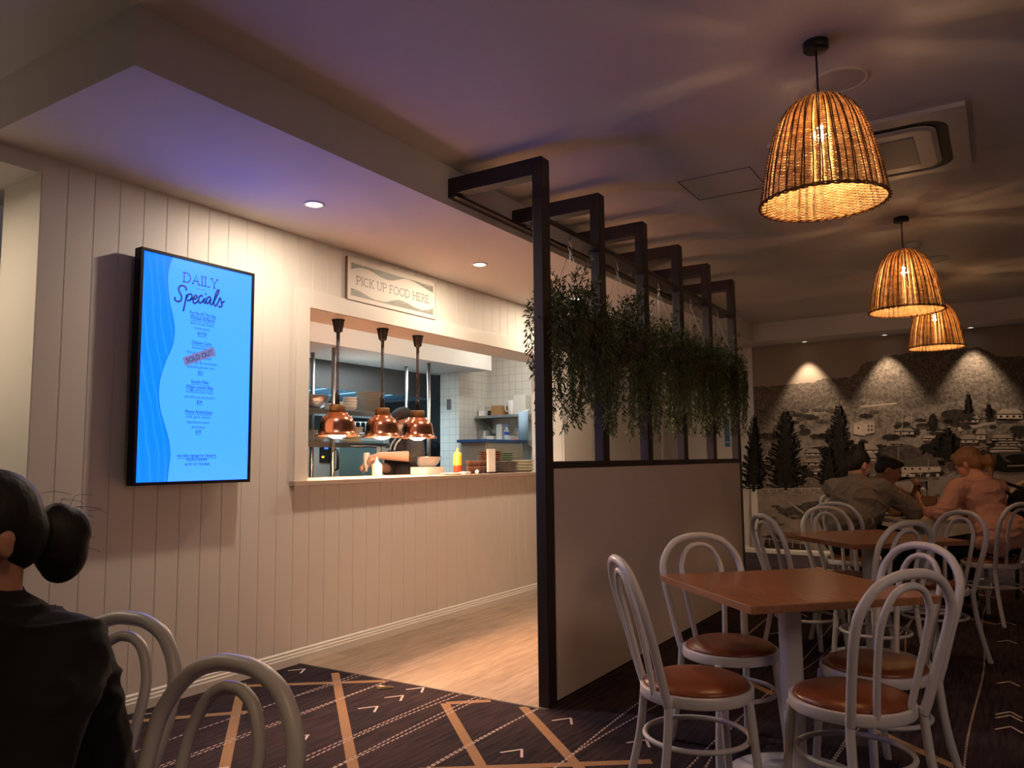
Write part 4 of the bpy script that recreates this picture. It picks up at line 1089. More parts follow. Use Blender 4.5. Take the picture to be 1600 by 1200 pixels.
# shed row and the big roof on the right
poly([(1408, 730), (1422, 717), (1463, 717), (1470, 730)], GROOF); poly([(1395, 730), (1470, 729), (1470, 737), (1395, 740)], WALLI)
for x in (1413, 1424, 1436, 1450): poly([(x, 731), (x+3, 731), (x+3, 734), (x, 734)], TREE, x == 1413)
poly([(1550, 735), (1560, 706), (1572, 722), (1572, 738)], TREE); poly([(1559, 706), (1640, 704), (1650, 720), (1572, 722)], GROOF)
poly([(1572, 722), (1650, 720), (1650, 736), (1572, 738)], TREE); poly([(1574, 727), (1650, 725), (1650, 727), (1574, 729)], ROOF)
for k in range(24):
    x = rm.uniform(1400, 1470); poly([(x, rm.uniform(738, 744)), (x+rm.uniform(3, 8), 740), (x+5, 745), (x-1, 745)], BUSH if k % 2 else WALLI, k % 4 == 0)
blob(1408, 706, 34, 11, SCRUB, 30, 0.1); blob(1470, 700, 30, 10, TREE, 26); blob(1478, 690, 24, 14, TREE, 26); blob(1458, 660, 8, 12, TREE); blob(1500, 716, 30, 8, TREE)
blob(1495, 648, 28, 9, BUSH, 26); blob(1590, 716, 18, 7, TREE); blob(1595, 672, 18, 8, BUSH)
# white post and rail fence
for x in range(1174, 1296, 13): poly([(x, 764-(x-1174)*.02), (x+1.6, 764-(x-1174)*.02), (x+1.6, 770-(x-1174)*.02), (x, 770-(x-1174)*.02)], WALLI, x == 1174)
poly([(L0, 764.0), (1294, 761.6), (1294, 762.8), (L0, 765.3)], WALLI)
for x, y0, y1 in ((1403.5, 698, 738), (1410, 640, 672), (1450, 716, 772), (1516, 740, 758), (1383, 650, 668), (1424, 644, 656)): poly([(x, y0), (x+1, y0), (x+1, y1), (x, y1)], ROOF)
poly([(1396, 720), (1412, 720), (1412, 720.8), (1396, 720.8)], ROOF)
def pine(cx, yt, yb, hw, lean=0.0, dens=1.0):
    poly([(cx-0.6, yt-4), (cx+0.6, yt-4), (cx+2.2, yb), (cx-2.2, yb)], TREE)
    poly(jag([(cx, yt+4), (cx+hw*0.30, yt+(yb-yt)*0.45), (cx+hw*0.50, yt+(yb-yt)*0.9)], 2.0, 6)+jag([(cx-hw*0.50, yt+(yb-yt)*0.9), (cx-hw*0.30, yt+(yb-yt)*0.45), (cx, yt+4)], 2.0, 6)[:-1], TREE, False)
    n = int((yb-yt)/3.3*dens); first = True
    for k in range(n):
        t = (k+0.5)/n; y = yt+(yb-yt)*t*0.96
        w = hw*(0.10+0.90*t**0.75)*(1.0 if t < 0.8 else 1.0-(t-0.8)*0.9)
        for s in (-1, 1):
            ww = w*rm.uniform(0.55, 1.10); dr = rm.uniform(-1.5, 1.5)
            tipy = y+dr-ww*0.10
            poly([(cx, y-1.2), (cx+s*ww*0.5, y+1.1+dr*0.4), (cx+s*ww, tipy-2.4), (cx+s*ww*0.98, tipy+0.6), (cx+s*ww*0.55, y+2.7+dr*0.4), (cx, y+1.9)], TREE, first); first = False
            for j in range(3):
                u = rm.uniform(0.35, 0.95); bx = cx+s*ww*u
                poly([(bx-1.0, y+1), (bx+s*2.2, y-rm.uniform(2.0, 4.2)), (bx+1.4, y+2.4)], TREE, False)
pine(1228, 642, 766, 40); pine(1311, 634, 758, 34); pine(1178, 652, 768, 24); pine(1513, 616, 646, 9); pine(1296, 700, 760, 26); pine(1480, 668, 716, 26, dens=1.2)
pine(1545, 632, 650, 8); pine(1345, 690, 760, 18)
ob = mu.build('wall_mural', MI, None, fix=False)
tag(ob, 'sepia printed mural of a pine lined seaside village below a long escarpment', 'mural')
mb = MB(); mb.box(FARX-0.012, FARX+0.001, YL, YL+0.085, 0.088, SOF-0.001, 0.002)
struct(mb.build('trim_4', M_trim))
# ------------------------------------------------------------------ kitchen shell
def tiles(name, flip):
    m = bpy.data.materials.new(name); m.use_nodes = True; nt = m.node_tree; b = nt.nodes['Principled BSDF']
    tc = nt.nodes.new('ShaderNodeTexCoord'); mp = nt.nodes.new('ShaderNodeMapping')
    mp.inputs['Rotation'].default_value = (R(90), 0, 0) if not flip else (R(90), 0, R(90))
    sx = nt.nodes.new('ShaderNodeSeparateXYZ'); cb = nt.nodes.new('ShaderNodeCombineXYZ')
    nt.links.new(tc.outputs['Object'], sx.inputs[0])
    nt.links.new(sx.outputs[1 if flip else 0], cb.inputs[0]); nt.links.new(sx.outputs[2], cb.inputs[1])
    br = nt.nodes.new('ShaderNodeTexBrick'); br.offset = 0.0
    br.inputs['Color1'].default_value = (0.70, 0.69, 0.64, 1); br.inputs['Color2'].default_value = (0.66, 0.65, 0.61, 1); br.inputs['Mortar'].default_value = (0.44, 0.42, 0.37, 1)
    br.inputs['Scale'].default_value = 1.0; br.inputs['Brick Width'].default_value = 0.09; br.inputs['Row Height'].default_value = 0.09; br.inputs['Mortar Size'].default_value = 0.0022
    nt.links.new(cb.outputs[0], br.inputs['Vector']); nt.links.new(br.outputs['Color'], b.inputs['Base Color']); b.inputs['Roughness'].default_value = 0.25
    return m
M_tx, M_ty = tiles('wall_tiles', False), tiles('wall_tiles_return', True)
M_kw = mat('kitchen_paint', (0.68, 0.66, 0.62), 0.6)
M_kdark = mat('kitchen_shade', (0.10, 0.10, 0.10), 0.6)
KX = 7.783
mb = MB(); mb.mi = 0; mb.box(7.19, KX+0.2, 5.26, 5.53, 0, SOF)
for f in mb.bm.faces: f.material_index = 0
mb.bm.normal_update()
for f in mb.bm.faces: f.material_index = 1 if abs(f.normal.x) > .5 else 0
struct(mb.build('wall_kitchen_column', [M_tx, M_ty]))
mb = MB(); mb.box(KX, KX+0.2, WY+0.361, 5.259, 0, SOF)
mb.bm.normal_update()
for f in mb.bm.faces: f.material_index = 1 if abs(f.normal.x) > .5 else 0
struct(mb.build('wall_kitchen_end', [M_tx, M_ty]))
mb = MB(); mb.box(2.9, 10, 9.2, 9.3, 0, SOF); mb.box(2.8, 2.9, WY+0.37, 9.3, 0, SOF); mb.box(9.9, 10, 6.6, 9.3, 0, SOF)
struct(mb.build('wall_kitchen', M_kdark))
mb = MB(); mb.box(2.8, 10.0, 4.701, 9.3, SOF, SOF+0.1)
struct(mb.build('ceiling_kitchen', M_kw))
mb = MB(); mb.box(2.9, 7.33, 4.9, 5.7, 2.255, SOF-0.001)
struct(mb.build('trim_5', M_kw))
M_st = mat('brushed_steel', (0.42, 0.41, 0.40), 0.32, 1.0, noise=0.08, nscale=30, stretch=(1, 1, 12))
M_std = mat('dull_steel', (0.30, 0.29, 0.28), 0.4, 0.9)
# extraction hood; light on the filters is painted in as emission
hd = thing('extraction_hood', 'long grey steel extraction hood above the kitchen range', 'hood', (6.3, 6.2, 1.95))
mb = MB(); mb.box(5.35, 7.55, 5.824, 5.84, 1.985, 2.30); mb.box(5.35, 7.55, 7.0, 7.02, 1.985, 2.30); mb.box(5.35, 5.366, 5.84, 7.0, 1.985, 2.30); mb.box(7.534, 7.55, 5.84, 7.0, 1.985, 2.30); mb.box(5.366, 7.534, 5.84, 7.0, 2.28, 2.30)
loc(mb.build('canopy', mat('hood_steel', (0.17, 0.165, 0.16), 0.45, 0.6), hd))
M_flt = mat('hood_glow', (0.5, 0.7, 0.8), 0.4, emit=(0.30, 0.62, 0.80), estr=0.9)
FY0, FZ0, FY1, FZ1_ = 5.90, 2.035, 6.95, 2.005
fd = Vector((0, FY1-FY0, FZ1_-FZ0)).normalized(); fn = Vector((0, -fd.z, fd.y))
for k in range(4):
    x0 = 5.42+k*0.53
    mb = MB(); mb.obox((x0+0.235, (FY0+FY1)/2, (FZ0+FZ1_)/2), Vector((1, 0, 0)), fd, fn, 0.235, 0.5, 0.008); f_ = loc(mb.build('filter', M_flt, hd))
    mb = MB()
    for j in range(7): mb.obox(Vector((x0+0.04+j*0.066, (FY0+FY1)/2, (FZ0+FZ1_)/2))-fn*0.011, Vector((1, 0, 0)), fd, fn, 0.013, 0.49, 0.0025)
    sl = mb.build('baffle', mat('baffle_dark', (0.03, 0.07, 0.12), 0.5), f_); sl.matrix_parent_inverse = Matrix.Identity(4)
# combi oven behind the shelf
ov = thing('combi_oven', 'tall steel combi oven with a black control panel and glass door', 'oven', (5.95, 6.3, 0))
mb = MB(); mb.box(5.36, 6.75, 5.92, 6.7, 0.30, 1.55, 0.01); loc(mb.build('body', mat('oven_steel', (0.40, 0.45, 0.45), 0.45, 0.2), ov))
for lx in (5.45, 6.65):
    for ly in (6.0, 6.6):
        mb = MB(); mb.tube([(lx, ly, 0.30), (lx, ly, 0)], 0.025, 10); loc(mb.build('leg', M_st, ov))
def oq(x0, y0, x1, y1, Y=5.915):
    a, b = sight(x0, y0, 1, Y), sight(x1, y1, 1, Y); return min(a.x, b.x), max(a.x, b.x), min(a.z, b.z), max(a.z, b.z)
q = oq(500, 692, 517, 723); mb = MB(); mb.box(q[0], q[1], 5.908, 5.93, q[2], q[3], 0.002); cp = loc(mb.build('control_panel', mat('oven_black', (0.012, 0.012, 0.014), 0.2), ov))
q = oq(503, 712.5, 506.5, 715.5, 5.905); mb = MB(); mb.box(q[0], q[1], 5.904, 5.909, q[2], q[3]); o = mb.build('indicator', mat('amber_light', (1, .5, 0), .4, emit=(1.0, 0.45, 0.03), estr=1.6), cp); o.matrix_parent_inverse = Matrix.Identity(4)
q = oq(507, 699, 512.5, 702, 5.905); mb = MB(); mb.box(q[0], q[1], 5.904, 5.909, q[2], q[3]); o = mb.build('display', mat('blue_light', (0, .2, 1), .4, emit=(0.05, 0.16, 0.9), estr=1.0), cp); o.matrix_parent_inverse = Matrix.Identity(4)
q = oq(519, 690, 600, 742); mb = MB(); mb.box(q[0], q[1], 5.900, 5.925, 0.75, 1.50, 0.003); dr = loc(mb.build('door', mat('oven_door', (0.45, 0.50, 0.50), 0.4, 0.2), ov))
q = oq(531, 690, 598, 742, 5.898); mb = MB(); mb.box(q[0], q[1], 5.895, 5.8995, 0.80, 1.46); o = mb.build('glass', mat('oven_glass', (0.12, 0.20, 0.20), 0.12), dr); o.matrix_parent_inverse = Matrix.Identity(4)
h = sight(527, 718, 1, 5.86); mb = MB(); mb.tube([(h.x, 5.90, h.z+0.11), (h.x, 5.855, h.z+0.10), (h.x, 5.85, h.z), (h.x, 5.855, h.z-0.10), (h.x, 5.90, h.z-0.11)], 0.014, 10); o = mb.build('handle', M_blk, dr); o.matrix_parent_inverse = Matrix.Identity(4)
# pass shelf on steel poles
ps = thing('pass_shelf', 'two tier steel shelf on tall poles behind the heat lamps', 'shelf', (5.6, 5.2, 0))
X0, X1 = 4.35, 6.19; SY0, SY1 = 5.05, 5.38
for nm, z in (('upper_shelf', 1.665), ('lower_shelf', 1.372)):
    mb = MB(); mb.box(X0, X1, SY0, SY1, z, z+0.035, 0.002); mb.box(X0, X1, SY0-0.008, SY0+0.004, z-0.008, z+0.036, 0.001); loc(mb.build(nm, M_st, ps))
a = sight(545, 700, 1, SY0).x; b = sight(602, 700, 1, SY0).x
mb = MB(); mb.tube([(a, SY0-0.05, 1.375), (b, SY0-0.05, 1.375)], 0.006, 8); mb.tube([(a, SY0-0.05, 1.375), (a, SY0-0.002, 1.385)], 0.006, 8); mb.tube([(b, SY0-0.05, 1.375), (b, SY0-0.002, 1.385)], 0.006, 8); loc(mb.build('docket_rail', M_st, ps))
for px_, yy in ((521, SY0-0.02), (670, SY0-0.02), (488.5, SY1+0.02), (635, SY1+0.02)):
    g = sight(px_, 600, 1, yy); mb = MB(); mb.tube([(g.x, yy, 0.0), (g.x, yy, 2.254)], 0.019, 14); loc(mb.build('pole', M_st, ps))
UZ, LZ = 1.7005, 1.4075
ORD = ['lowest', 'second lowest', 'third lowest', 'fourth lowest', 'fifth lowest', 'sixth lowest', 'seventh lowest', 'eighth lowest', 'ninth lowest', 'tenth lowest', 'eleventh lowest', 'twelfth lowest', 'thirteenth lowest']
def rank(k, n):
    return 'topmost' if k == n-1 else 'second from the top' if k == n-2 else ORD[k]
# crockery on the shelf
M_china = mat('white_china', (0.70, 0.67, 0.60), 0.25); M_crm = mat('cream_china', (0.64, 0.58, 0.42), 0.3); M_grch = mat('dark_rim_china', (0.20, 0.16, 0.14), 0.3); M_grn = mat('green_china', (0.30, 0.34, 0.26), 0.3)
def plate_mesh(r, m, name, h=0.02, rim=None):
    mb = MB(); mb.lathe([(0.0, 0.0), (r*0.58, 0.0), (r*0.66, 0.004), (r, h-0.003), (r*1.005, h), (r*0.985, h+0.0005), (r*0.66, 0.008), (0.0, 0.006)], (0, 0, 0), 36)
    if rim:
        for f in mb.bm.faces:
            c = f.calc_center_median()
            if math.hypot(c.x, c.y) > r*0.975: f.material_index = 1
        return mb.build(name, [m, rim])
    return mb.build(name, m)
def stack(proto, xy, z, n, step, labels, group, jit=0.002, seed=1):
    rn = random.Random(seed)
    for k in range(n):
        o = proto if k == 0 and not proto.get('used') else proto.copy()
        if o is not proto: COL.objects.link(o)
        proto['used'] = True
        o.location = (xy[0]+rn.uniform(-jit, jit), xy[1]+rn.uniform(-jit, jit), z+k*step); o.rotation_euler = (0, 0, rn.random()*6)
        tag(o, labels(k), 'plate' if 'plate' in labels(k) else 'bowl', group)
    if 'used' in proto: pass
pw = plate_mesh(0.143, M_china, 'dinner_plate', 0.013, M_grch)
g = sight(577, 640, 1, 5.22)
N = 15
stack(pw, (g.x, 5.215), UZ, N, 0.0138, lambda k: 'white dinner plate, %s of the tall stack on the upper shelf' % rank(k, N), 'tall stack of dinner plates on the upper shelf')
def bowl_mesh(r, h, m, name):
    mb = MB(); mb.lathe([(0.0, 0.0), (r*0.45, 0.0), (r*0.5, 0.004), (r*0.78, h*0.38), (r*0.95, h*0.8), (r, h), (r*0.96, h), (r*0.72, h*0.40), (r*0.4, 0.012), (0.0, 0.010)], (0, 0, 0), 32)
    return mb.build(name, m)
bw = bowl_mesh(0.068, 0.055, M_china, 'soup_bowl')
g = sight(547, 640, 1, 5.135)
stack(bw, (g.x, 5.135), UZ, 4, 0.026, lambda k: 'cream soup bowl, %s in the stack touching the tall plates' % rank(k, 4), 'bowls stacked beside the tall plates', 0.003)
g = sight(538, 640, 1, 5.29)
stack(bw, (g.x, 5.29), UZ, 3, 0.024, lambda k: 'cream soup bowl, %s in the stack behind the first lamp cord' % rank(k, 3), 'bowls in the short stack', 0.003)
g = sight(517, 640, 1, 5.30)
stack(bw, (g.x, 5.30), UZ, 2, 0.024, lambda k: '%s cream soup bowl of the pair between steel bowl and front pole' % ('lower', 'upper')[k], 'pair of bowls by the front pole', 0.003)
g = sight(492, 640, 1, 5.2)
mb = MB(); mb.lathe([(0.0, 0.0), (0.06, 0.002), (0.10, 0.03), (0.135, 0.085), (0.142, 0.125), (0.147, 0.127), (0.138, 0.127), (0.130, 0.086), (0.095, 0.034), (0.0, 0.006)], (0, 0, 0), 36)
o = mb.build('mixing_bowl', M_steel); o.location = (g.x-0.02, 5.20, UZ); tag(o, 'shiny steel mixing bowl at the left end of the upper pass shelf', 'bowl')
pc = plate_mesh(0.105, M_crm, 'side_plate', 0.028)
g = sight(549, 690, 1, 5.18)
stack(pc, (g.x, 5.17), LZ, 5, 0.030, lambda k: 'cream side plate on the lower pass shelf, %s of its stack' % ('lowest', 'second up', 'middle one', 'second from the top', 'uppermost')[k], 'cream plates on the lower shelf')
g = sight(487, 690, 1, 5.2)
t = thing('food_tub', 'clear tub with cut bread at the left end of the lower shelf', 'tub', (g.x+0.06, 5.2, LZ))
mb = MB(); mb.lathe([(0.0, 0.002), (0.12, 0.002), (0.135, 0.11), (0.139, 0.11), (0.124, 0.0), (0.0, 0.0)], (0, 0, 0), 28); mb.build('tub', mat('clear_tub', (0.8, 0.8, 0.75), 0.15, trans=0.8, ior=1.2), t)
mb = MB(); mb.obox((0.02, -0.02, 0.045), Vector((.9, .3, .3)).normalized(), Vector((-.3, .9, 0)).normalized(), Vector((-.27, -.09, .96)).normalized(), 0.05, 0.035, 0.03); mb.build('bread', mat('bread', (0.55, 0.38, 0.20), 0.8, bump=.4), t)
# dockets hanging under the lower shelf
for k, x in enumerate((592, 600)):
    g = sight(x, 700, 1, SY0-0.06); mb = MB(); mb.prism([(g.x-0.028, SY0-0.058, 1.372), (g.x+0.024, SY0-0.058, 1.372), (g.x+0.024, SY0-0.058, 1.30), (g.x-0.028, SY0-0.058, 1.30)], (0, 0.001, 0))
    tag(mb.build('order_docket', M_white), ('left' if k == 0 else 'right')+' one of two pale order dockets on the rail above the cook\'s forearm', 'docket', 'order dockets')
# utensils rack glimpsed under the upper shelf
ut = thing('utensil_rail', 'rail of hanging steel utensils seen between the two shelves', 'rail', (6.3, 6.0, 1.55))
mb = MB(); mb.tube([(5.95, 5.90, 1.66), (6.75, 5.90, 1.66)], 0.006, 6); loc(mb.build('rail', M_st, ut))
for k in range(9):
    x = 6.0+k*0.08; mb = MB(); mb.tube([(x, 5.89, 1.66), (x, 5.89, 1.56)], 0.007, 6); mb.lathe([(0.0, 1.60), (0.018, 1.585), (0.014, 1.565), (0.0, 1.56)], (x, 5.88, 0), 10); loc(mb.build('utensil', M_st, ut))

# ------------------------------------------------------------------ heat lamps
M_cop = mat('copper', (0.80, 0.36, 0.22), 0.18, 1.0)
M_col = mat('bronze_collar', (0.22, 0.12, 0.05), 0.45, 0.5)
M_blkp = mat('black_plastic', (0.012, 0.010, 0.010), 0.4)
LYP = 3.92
def heat_lamp(px_, label):
    g = sight(px_, 682, 1, LYP)
    zr = 1.414; t = thing('heat_lamp', label, 'heat lamp', (g.x, LYP, zr), 0, 'copper heat lamps over the counter')
    top = OZ1-zr
    mb = MB(); mb.lathe([(0.150, 0.0), (0.153, 0.004), (0.150, 0.010), (0.138, 0.016), (0.130, 0.030), (0.124, 0.055), (0.121, 0.085), (0.115, 0.112), (0.098, 0.137), (0.076, 0.150), (0.074, 0.163), (0.046, 0.165), (0.044, 0.160),
                                 (0.070, 0.157), (0.094, 0.132), (0.111, 0.110), (0.117, 0.085), (0.120, 0.055), (0.126, 0.030), (0.134, 0.013)], (0, 0, 0), 48, closed=True)
    mb.build('shade', M_cop, t)
    mb = MB(); mb.lathe([(0.0, 0.164), (0.054, 0.164), (0.055, 0.215), (0.050, 0.221), (0.0, 0.221)], (0, 0, 0), 32)
    mb.mi = 1
    for k in range(14):
        a = 2*PI*k/14; c = Vector((0.0545*math.cos(a), 0.0545*math.sin(a), 0.176)); mb.sphere(c, 0.0035, 6, 4)
    mb.build('collar', [M_col, M_dark], t)
    mb = MB(); mb.lathe([(0.0, 0.221), (0.016, 0.221), (0.016, 0.29), (0.010, 0.31), (0.0, 0.31)], (0, 0, 0), 16); mb.build('neck', M_blkp, t)
    mb = MB(); turns = 40; z0, z1 = 0.30, top-0.125
    pts = []
    for k in range(turns*8+1):
        s = k/(turns*8); zz = z0+(z1-z0)*(1-(1-s)**1.35); a = 2*PI*k/8; pts.append((0.0105*math.cos(a), 0.0105*math.sin(a), zz))
    mb.tube(pts, 0.0028, 5); mb.build('coil_cord', mat('coil_cord', (0.05, 0.02, 0.015), 0.4), t)
    mb = MB(); mb.lathe([(0.0, top-0.135), (0.011, top-0.135), (0.013, top-0.095), (0.022, top-0.090), (0.030, top-0.085), (0.042, top-0.012), (0.046, top-0.006), (0.046, top-0.0005), (0.0, top-0.0005)], (0, 0, 0), 28); mb.build('ceiling_cup', M_blkp, t)
    mb = MB(); mb.lathe([(0.0, -0.016), (0.03, -0.013), (0.055, -0.002), (0.068, 0.016), (0.070, 0.03), (0.05, 0.09), (0.03, 0.14), (0.0, 0.14)], (0, 0, 0), 28)
    mb.build('bulb', mat('heat_bulb', (1, 1, 1), 0.4, emit=(1.0, 0.56, 0.30), estr=HEAT), t, fix=False)
    return t
HEAT = 480.0
heat_lamp(526.5, 'copper heat lamp nearest the left end of the hatch')
heat_lamp(597, 'middle copper heat lamp, overlapping the cook\'s face')
heat_lamp(652.5, 'copper heat lamp overlapping the cook\'s shoulder')

# ------------------------------------------------------------------ things on the serving counter
def on_counter(px_, Y): return sight(px_, 738, 1, Y).x
g = on_counter(715, 3.95); t = thing('sauce_bottle', 'squeeze bottle, yellow above and red below, on the counter', 'bottle', (g, 3.95, CT))
mb = MB(); mb.lathe([(0.0, 0.0), (0.034, 0.0), (0.037, 0.004), (0.037, 0.075)], (0, 0, 0), 28); mb.build('sauce', mat('tomato_sauce', (0.50, 0.035, 0.012), 0.35), t)
mb = MB(); mb.lathe([(0.037, 0.0755), (0.037, 0.150), (0.034, 0.160), (0.0, 0.160)], (0, 0, 0), 28); mb.build('body', mat('yellow_plastic', (0.75, 0.42, 0.04), 0.35), t)
mb = MB(); mb.lathe([(0.035, 0.1605), (0.036, 0.176), (0.026, 0.183), (0.012, 0.190), (0.006, 0.225), (0.003, 0.226), (0.0, 0.226)], (0, 0, 0), 24); mb.build('nozzle_cap', mat('yellow_cap', (0.80, 0.55, 0.10), 0.35), t)
o = plate_mesh(0.10, M_china, 'saucer', 0.014); o.location = (on_counter(707, 3.86), 3.86, CT); tag(o, 'flat cream saucer in front of the sauce bottle', 'plate')
g = on_counter(727, 3.86); mb = MB(); mb.box(-0.045, 0.045, -0.03, 0.03, 0, 0.022, 0.006); o = mb.build('butter_dish', M_white); o.location = (g, 3.86, CT); tag(o, 'small white dish right of the sauce bottle', 'dish')
g = on_counter(745.5, 3.84); mb = MB(); mb.sphere((0, 0, 0.018), 0.018, 14, 8); o = mb.build('sauce_cup', M_white); o.location = (g, 3.84, CT); tag(o, 'tiny white round cup in front of the brown bowls', 'cup')
M_brn = mat('brown_stoneware', (0.26, 0.12, 0.07), 0.35)
bb = bowl_mesh(0.072, 0.062, M_brn, 'stoneware_bowl'); bb['used'] = False
for k, (x, dz) in enumerate(((740, 0), (740, 0.050), (756, 0), (756, 0.050))):
    o = bb if k == 0 else bb.copy()
    if k: COL.objects.link(o)
    o.location = (on_counter(x, 3.98), 3.98+(0.06 if x > 750 else 0), CT+dz)
    tag(o, ('lower' if dz == 0 else 'upper')+' brown stoneware bowl of the '+('left' if x < 750 else 'right, partly hidden')+' pair on the counter', 'bowl', 'brown bowls on the counter')
pp = plate_mesh(0.125, M_brn, 'brown_plate', 0.020); g = on_counter(764, 4.12)
for k in range(10):
    o = pp if k == 0 else pp.copy()
    if k: COL.objects.link(o)
    o.location = (g+0.02, 4.12, CT+k*0.020); tag(o, 'brown plate, %s in the stack behind the white card' % rank(k, 10), 'plate', 'brown plate stack behind the card')
g = on_counter(767.5, 3.85); t = thing('card_holder', 'upright blank white card on the counter before the brown plates', 'card', (g, 3.85, CT), R(-12))
mb = MB(); mb.box(-0.045, 0.045, -0.010, 0.010, 0.012, 0.215, 0.002); mb.build('card', mat('card_white', (0.80, 0.74, 0.68), 0.5), t); mb = MB(); mb.box(-0.05, 0.05, -0.03, 0.03, 0, 0.012, 0.002); mb.build('foot', M_blkp, t)
gp = plate_mesh(0.13, M_grn, 'green_plate', 0.022); g = on_counter(785, 4.27)
for k in range(9):
    o = gp if k == 0 else gp.copy()
    if k: COL.objects.link(o)
    o.location = (g+0.03, 4.28, CT+k*0.0215); tag(o, 'green plate, %s in the tall stack at the back of the counter' % rank(k, 9), 'plate', 'tall green plate stack')
gq = plate_mesh(0.12, M_grch, 'grey_plate', 0.020); g = on_counter(792, 3.96)
for k in range(6):
    o = gq if k == 0 else gq.copy()
    if k: COL.objects.link(o)
    o.location = (g, 3.97, CT+k*0.0165); tag(o, 'grey brown plate, %s in the low stack right of the white card' % rank(k, 6), 'plate', 'low grey plate stack')
g = on_counter(819, 3.99)
cp4 = plate_mesh(0.115, M_crm, 'cream_plate', 0.028)
for k in range(4):
    o = cp4 if k == 0 else cp4.copy()
    if k: COL.objects.link(o)
    o.location = (g+0.03, 4.02, CT+k*0.028); tag(o, 'cream plate at the right end of the counter, %s of four' % ('lowest', 'second lowest', 'second highest', 'highest')[k], 'plate', 'cream plates at the end of the counter')
# steel warming cabinet with a blue tray on top
a, b = sight(775, 700, 1, 4.30), sight(829, 700, 1, 4.30)
wx0, wx1 = a.x+0.12, 7.34; wz = sight(800, 690, 1, 4.2).z
t = thing('warming_cabinet', 'brushed steel box with a small handle at the right end of the counter', 'cabinet', ((wx0+wx1)/2, 4.60, CT))
hw = (wx1-wx0)/2; hh = wz-CT
mb = MB(); mb.box(-hw, hw, -0.10, 0.22, 0, hh, 0.004); mb.build('body', mat('cabinet_steel', (0.52, 0.47, 0.38), 0.35, 0.8), t)
mb = MB(); mb.box(-hw+0.012, hw-0.012, -0.108, -0.1005, 0.012, hh-0.012, 0.002); d_ = mb.build('door', mat('cabinet_door', (0.48, 0.43, 0.34), 0.32, 0.8), t)
mb = MB(); mb.tube([(hw*.15, -0.108, hh*.5), (hw*.15, -0.13, hh*.5), (hw*.65, -0.13, hh*.5), (hw*.65, -0.108, hh*.5)], 0.005, 8); mb.build('handle', M_steel, d_)
mb = MB(); mb.box(wx0-0.02, KX-0.01, 4.425, 4.84, CT-0.9, CT-0.001); o = mb.build('side_bench', M_st); tag(o, 'steel bench under the warming cabinet', 'bench')
mb = MB(); w_ = hw+0.05
mb.box(-w_, w_, -0.13, 0.24, 0.0, 0.006); 
for q in ((-w_, w_, -0.13, -0.122), (-w_, w_, 0.232, 0.24), (-w_, -w_+0.008, -0.122, 0.232), (w_-0.008, w_, -0.122, 0.232)): mb.box(*q, 0.006, 0.03)
o = mb.build('serving_tray', mat('tray_blue', (0.015, 0.06, 0.20), 0.45)); o.location = ((wx0+wx1)/2, 4.60, wz+0.0008); tag(o, 'dark blue tray lying on the steel warming cabinet', 'tray')
TZ = wz+0.007
g = sight(818, 690, 1, 4.56); t = thing('paper_roll', 'tall blue paper towel roll standing on the blue tray', 'paper roll', (g.x, 4.56, TZ))
mb = MB(); mb.lathe([(0.022, 0.0), (0.056, 0.0), (0.056, 0.35), (0.022, 0.35)], (0, 0, 0), 32, closed=True); mb.build('roll', mat('blue_paper', (0.38, 0.58, 0.78), 0.8, bump=.2, nscale=80), t)
mb = MB(); mb.prism([(0.02, -0.05, 0.352), (0.10, -0.03, 0.380), (0.12, 0.03, 0.375), (0.03, 0.04, 0.354)], (0, 0, 0.004)); mb.build('loose_sheet', M_white, t)
g = sight(828, 690, 1, 4.50); mb = MB(); mb.box(-0.07, 0.07, -0.04, 0.04, 0, 0.08, 0.003); o = mb.build('napkin_box', M_white); o.location = (g.x+0.02, 4.77, TZ); tag(o, 'white box at the right end of the blue tray', 'box')
g = sight(806, 692, 1, 4.52); mb = MB(); mb.sphere((0, 0, 0.018), 0.05, 14, 8, (1, .7, .36)); o = mb.build('red_cloth', mat('red_cloth', (0.42, 0.06, 0.04), 0.9)); o.location = (g.x, 4.52, TZ); tag(o, 'crumpled red cloth on the blue tray', 'cloth')
g = sight(791, 690, 1, 4.52); o = plate_mesh(0.055, M_blkp, 'small_dish', 0.01); o.location = (g.x, 4.53, TZ); tag(o, 'flat black dish at the left end of the blue tray', 'dish')
# wall shelves with containers
def wshelf(y0, y1, z, label):
    t = thing('wall_shelf', label, 'shelf', (KX, (y0+y1)/2, z)); hy = (y1-y0)/2
    mb = MB(); mb.box(-0.30, -0.001, -hy, hy, -0.03, 0.0, 0.002); mb.build('board', M_st, t)
    for s in (-1, 1):
        mb = MB(); mb.prism([(-0.001, s*(hy-0.05), -0.031), (-0.25, s*(hy-0.05), -0.031), (-0.001, s*(hy-0.05), -0.16)], (0, 0.004, 0)); mb.build('bracket', M_st, t)
    return t
z1 = sight(745, 650, 0, KX-0.30).z; y1 = min(sight(740, 650, 0, KX-0.30).y, 5.24); y0 = 4.50
z2 = sight(745, 690, 0, KX-0.30).z
wshelf(y0, y1, z1, 'upper steel shelf on the tiled end wall of the kitchen'); wshelf(y0, y1, z2, 'lower steel shelf on the tiled end wall of the kitchen')
def at_shelf(x, y=690, X=None): return sight(x, y, 0, X or KX-0.16).y
def box_at(name, x, z, w, h, m, label, cat, d=0.16, X=None, taper=0.0, grp=None):
    y = at_shelf(x, 690, X); mb = MB(); mb.box(-d/2, d/2, -w/2, w/2, 0, h, 0.004)
    if taper:
        for v in mb.bm.verts:
            if v.co.z < h*0.5: v.co.x *= 1-taper; v.co.y *= 1-taper
    o = mb.build(name, m); o.location = ((X or KX-0.16), y, z+0.0005); tag(o, label, cat, grp); return o
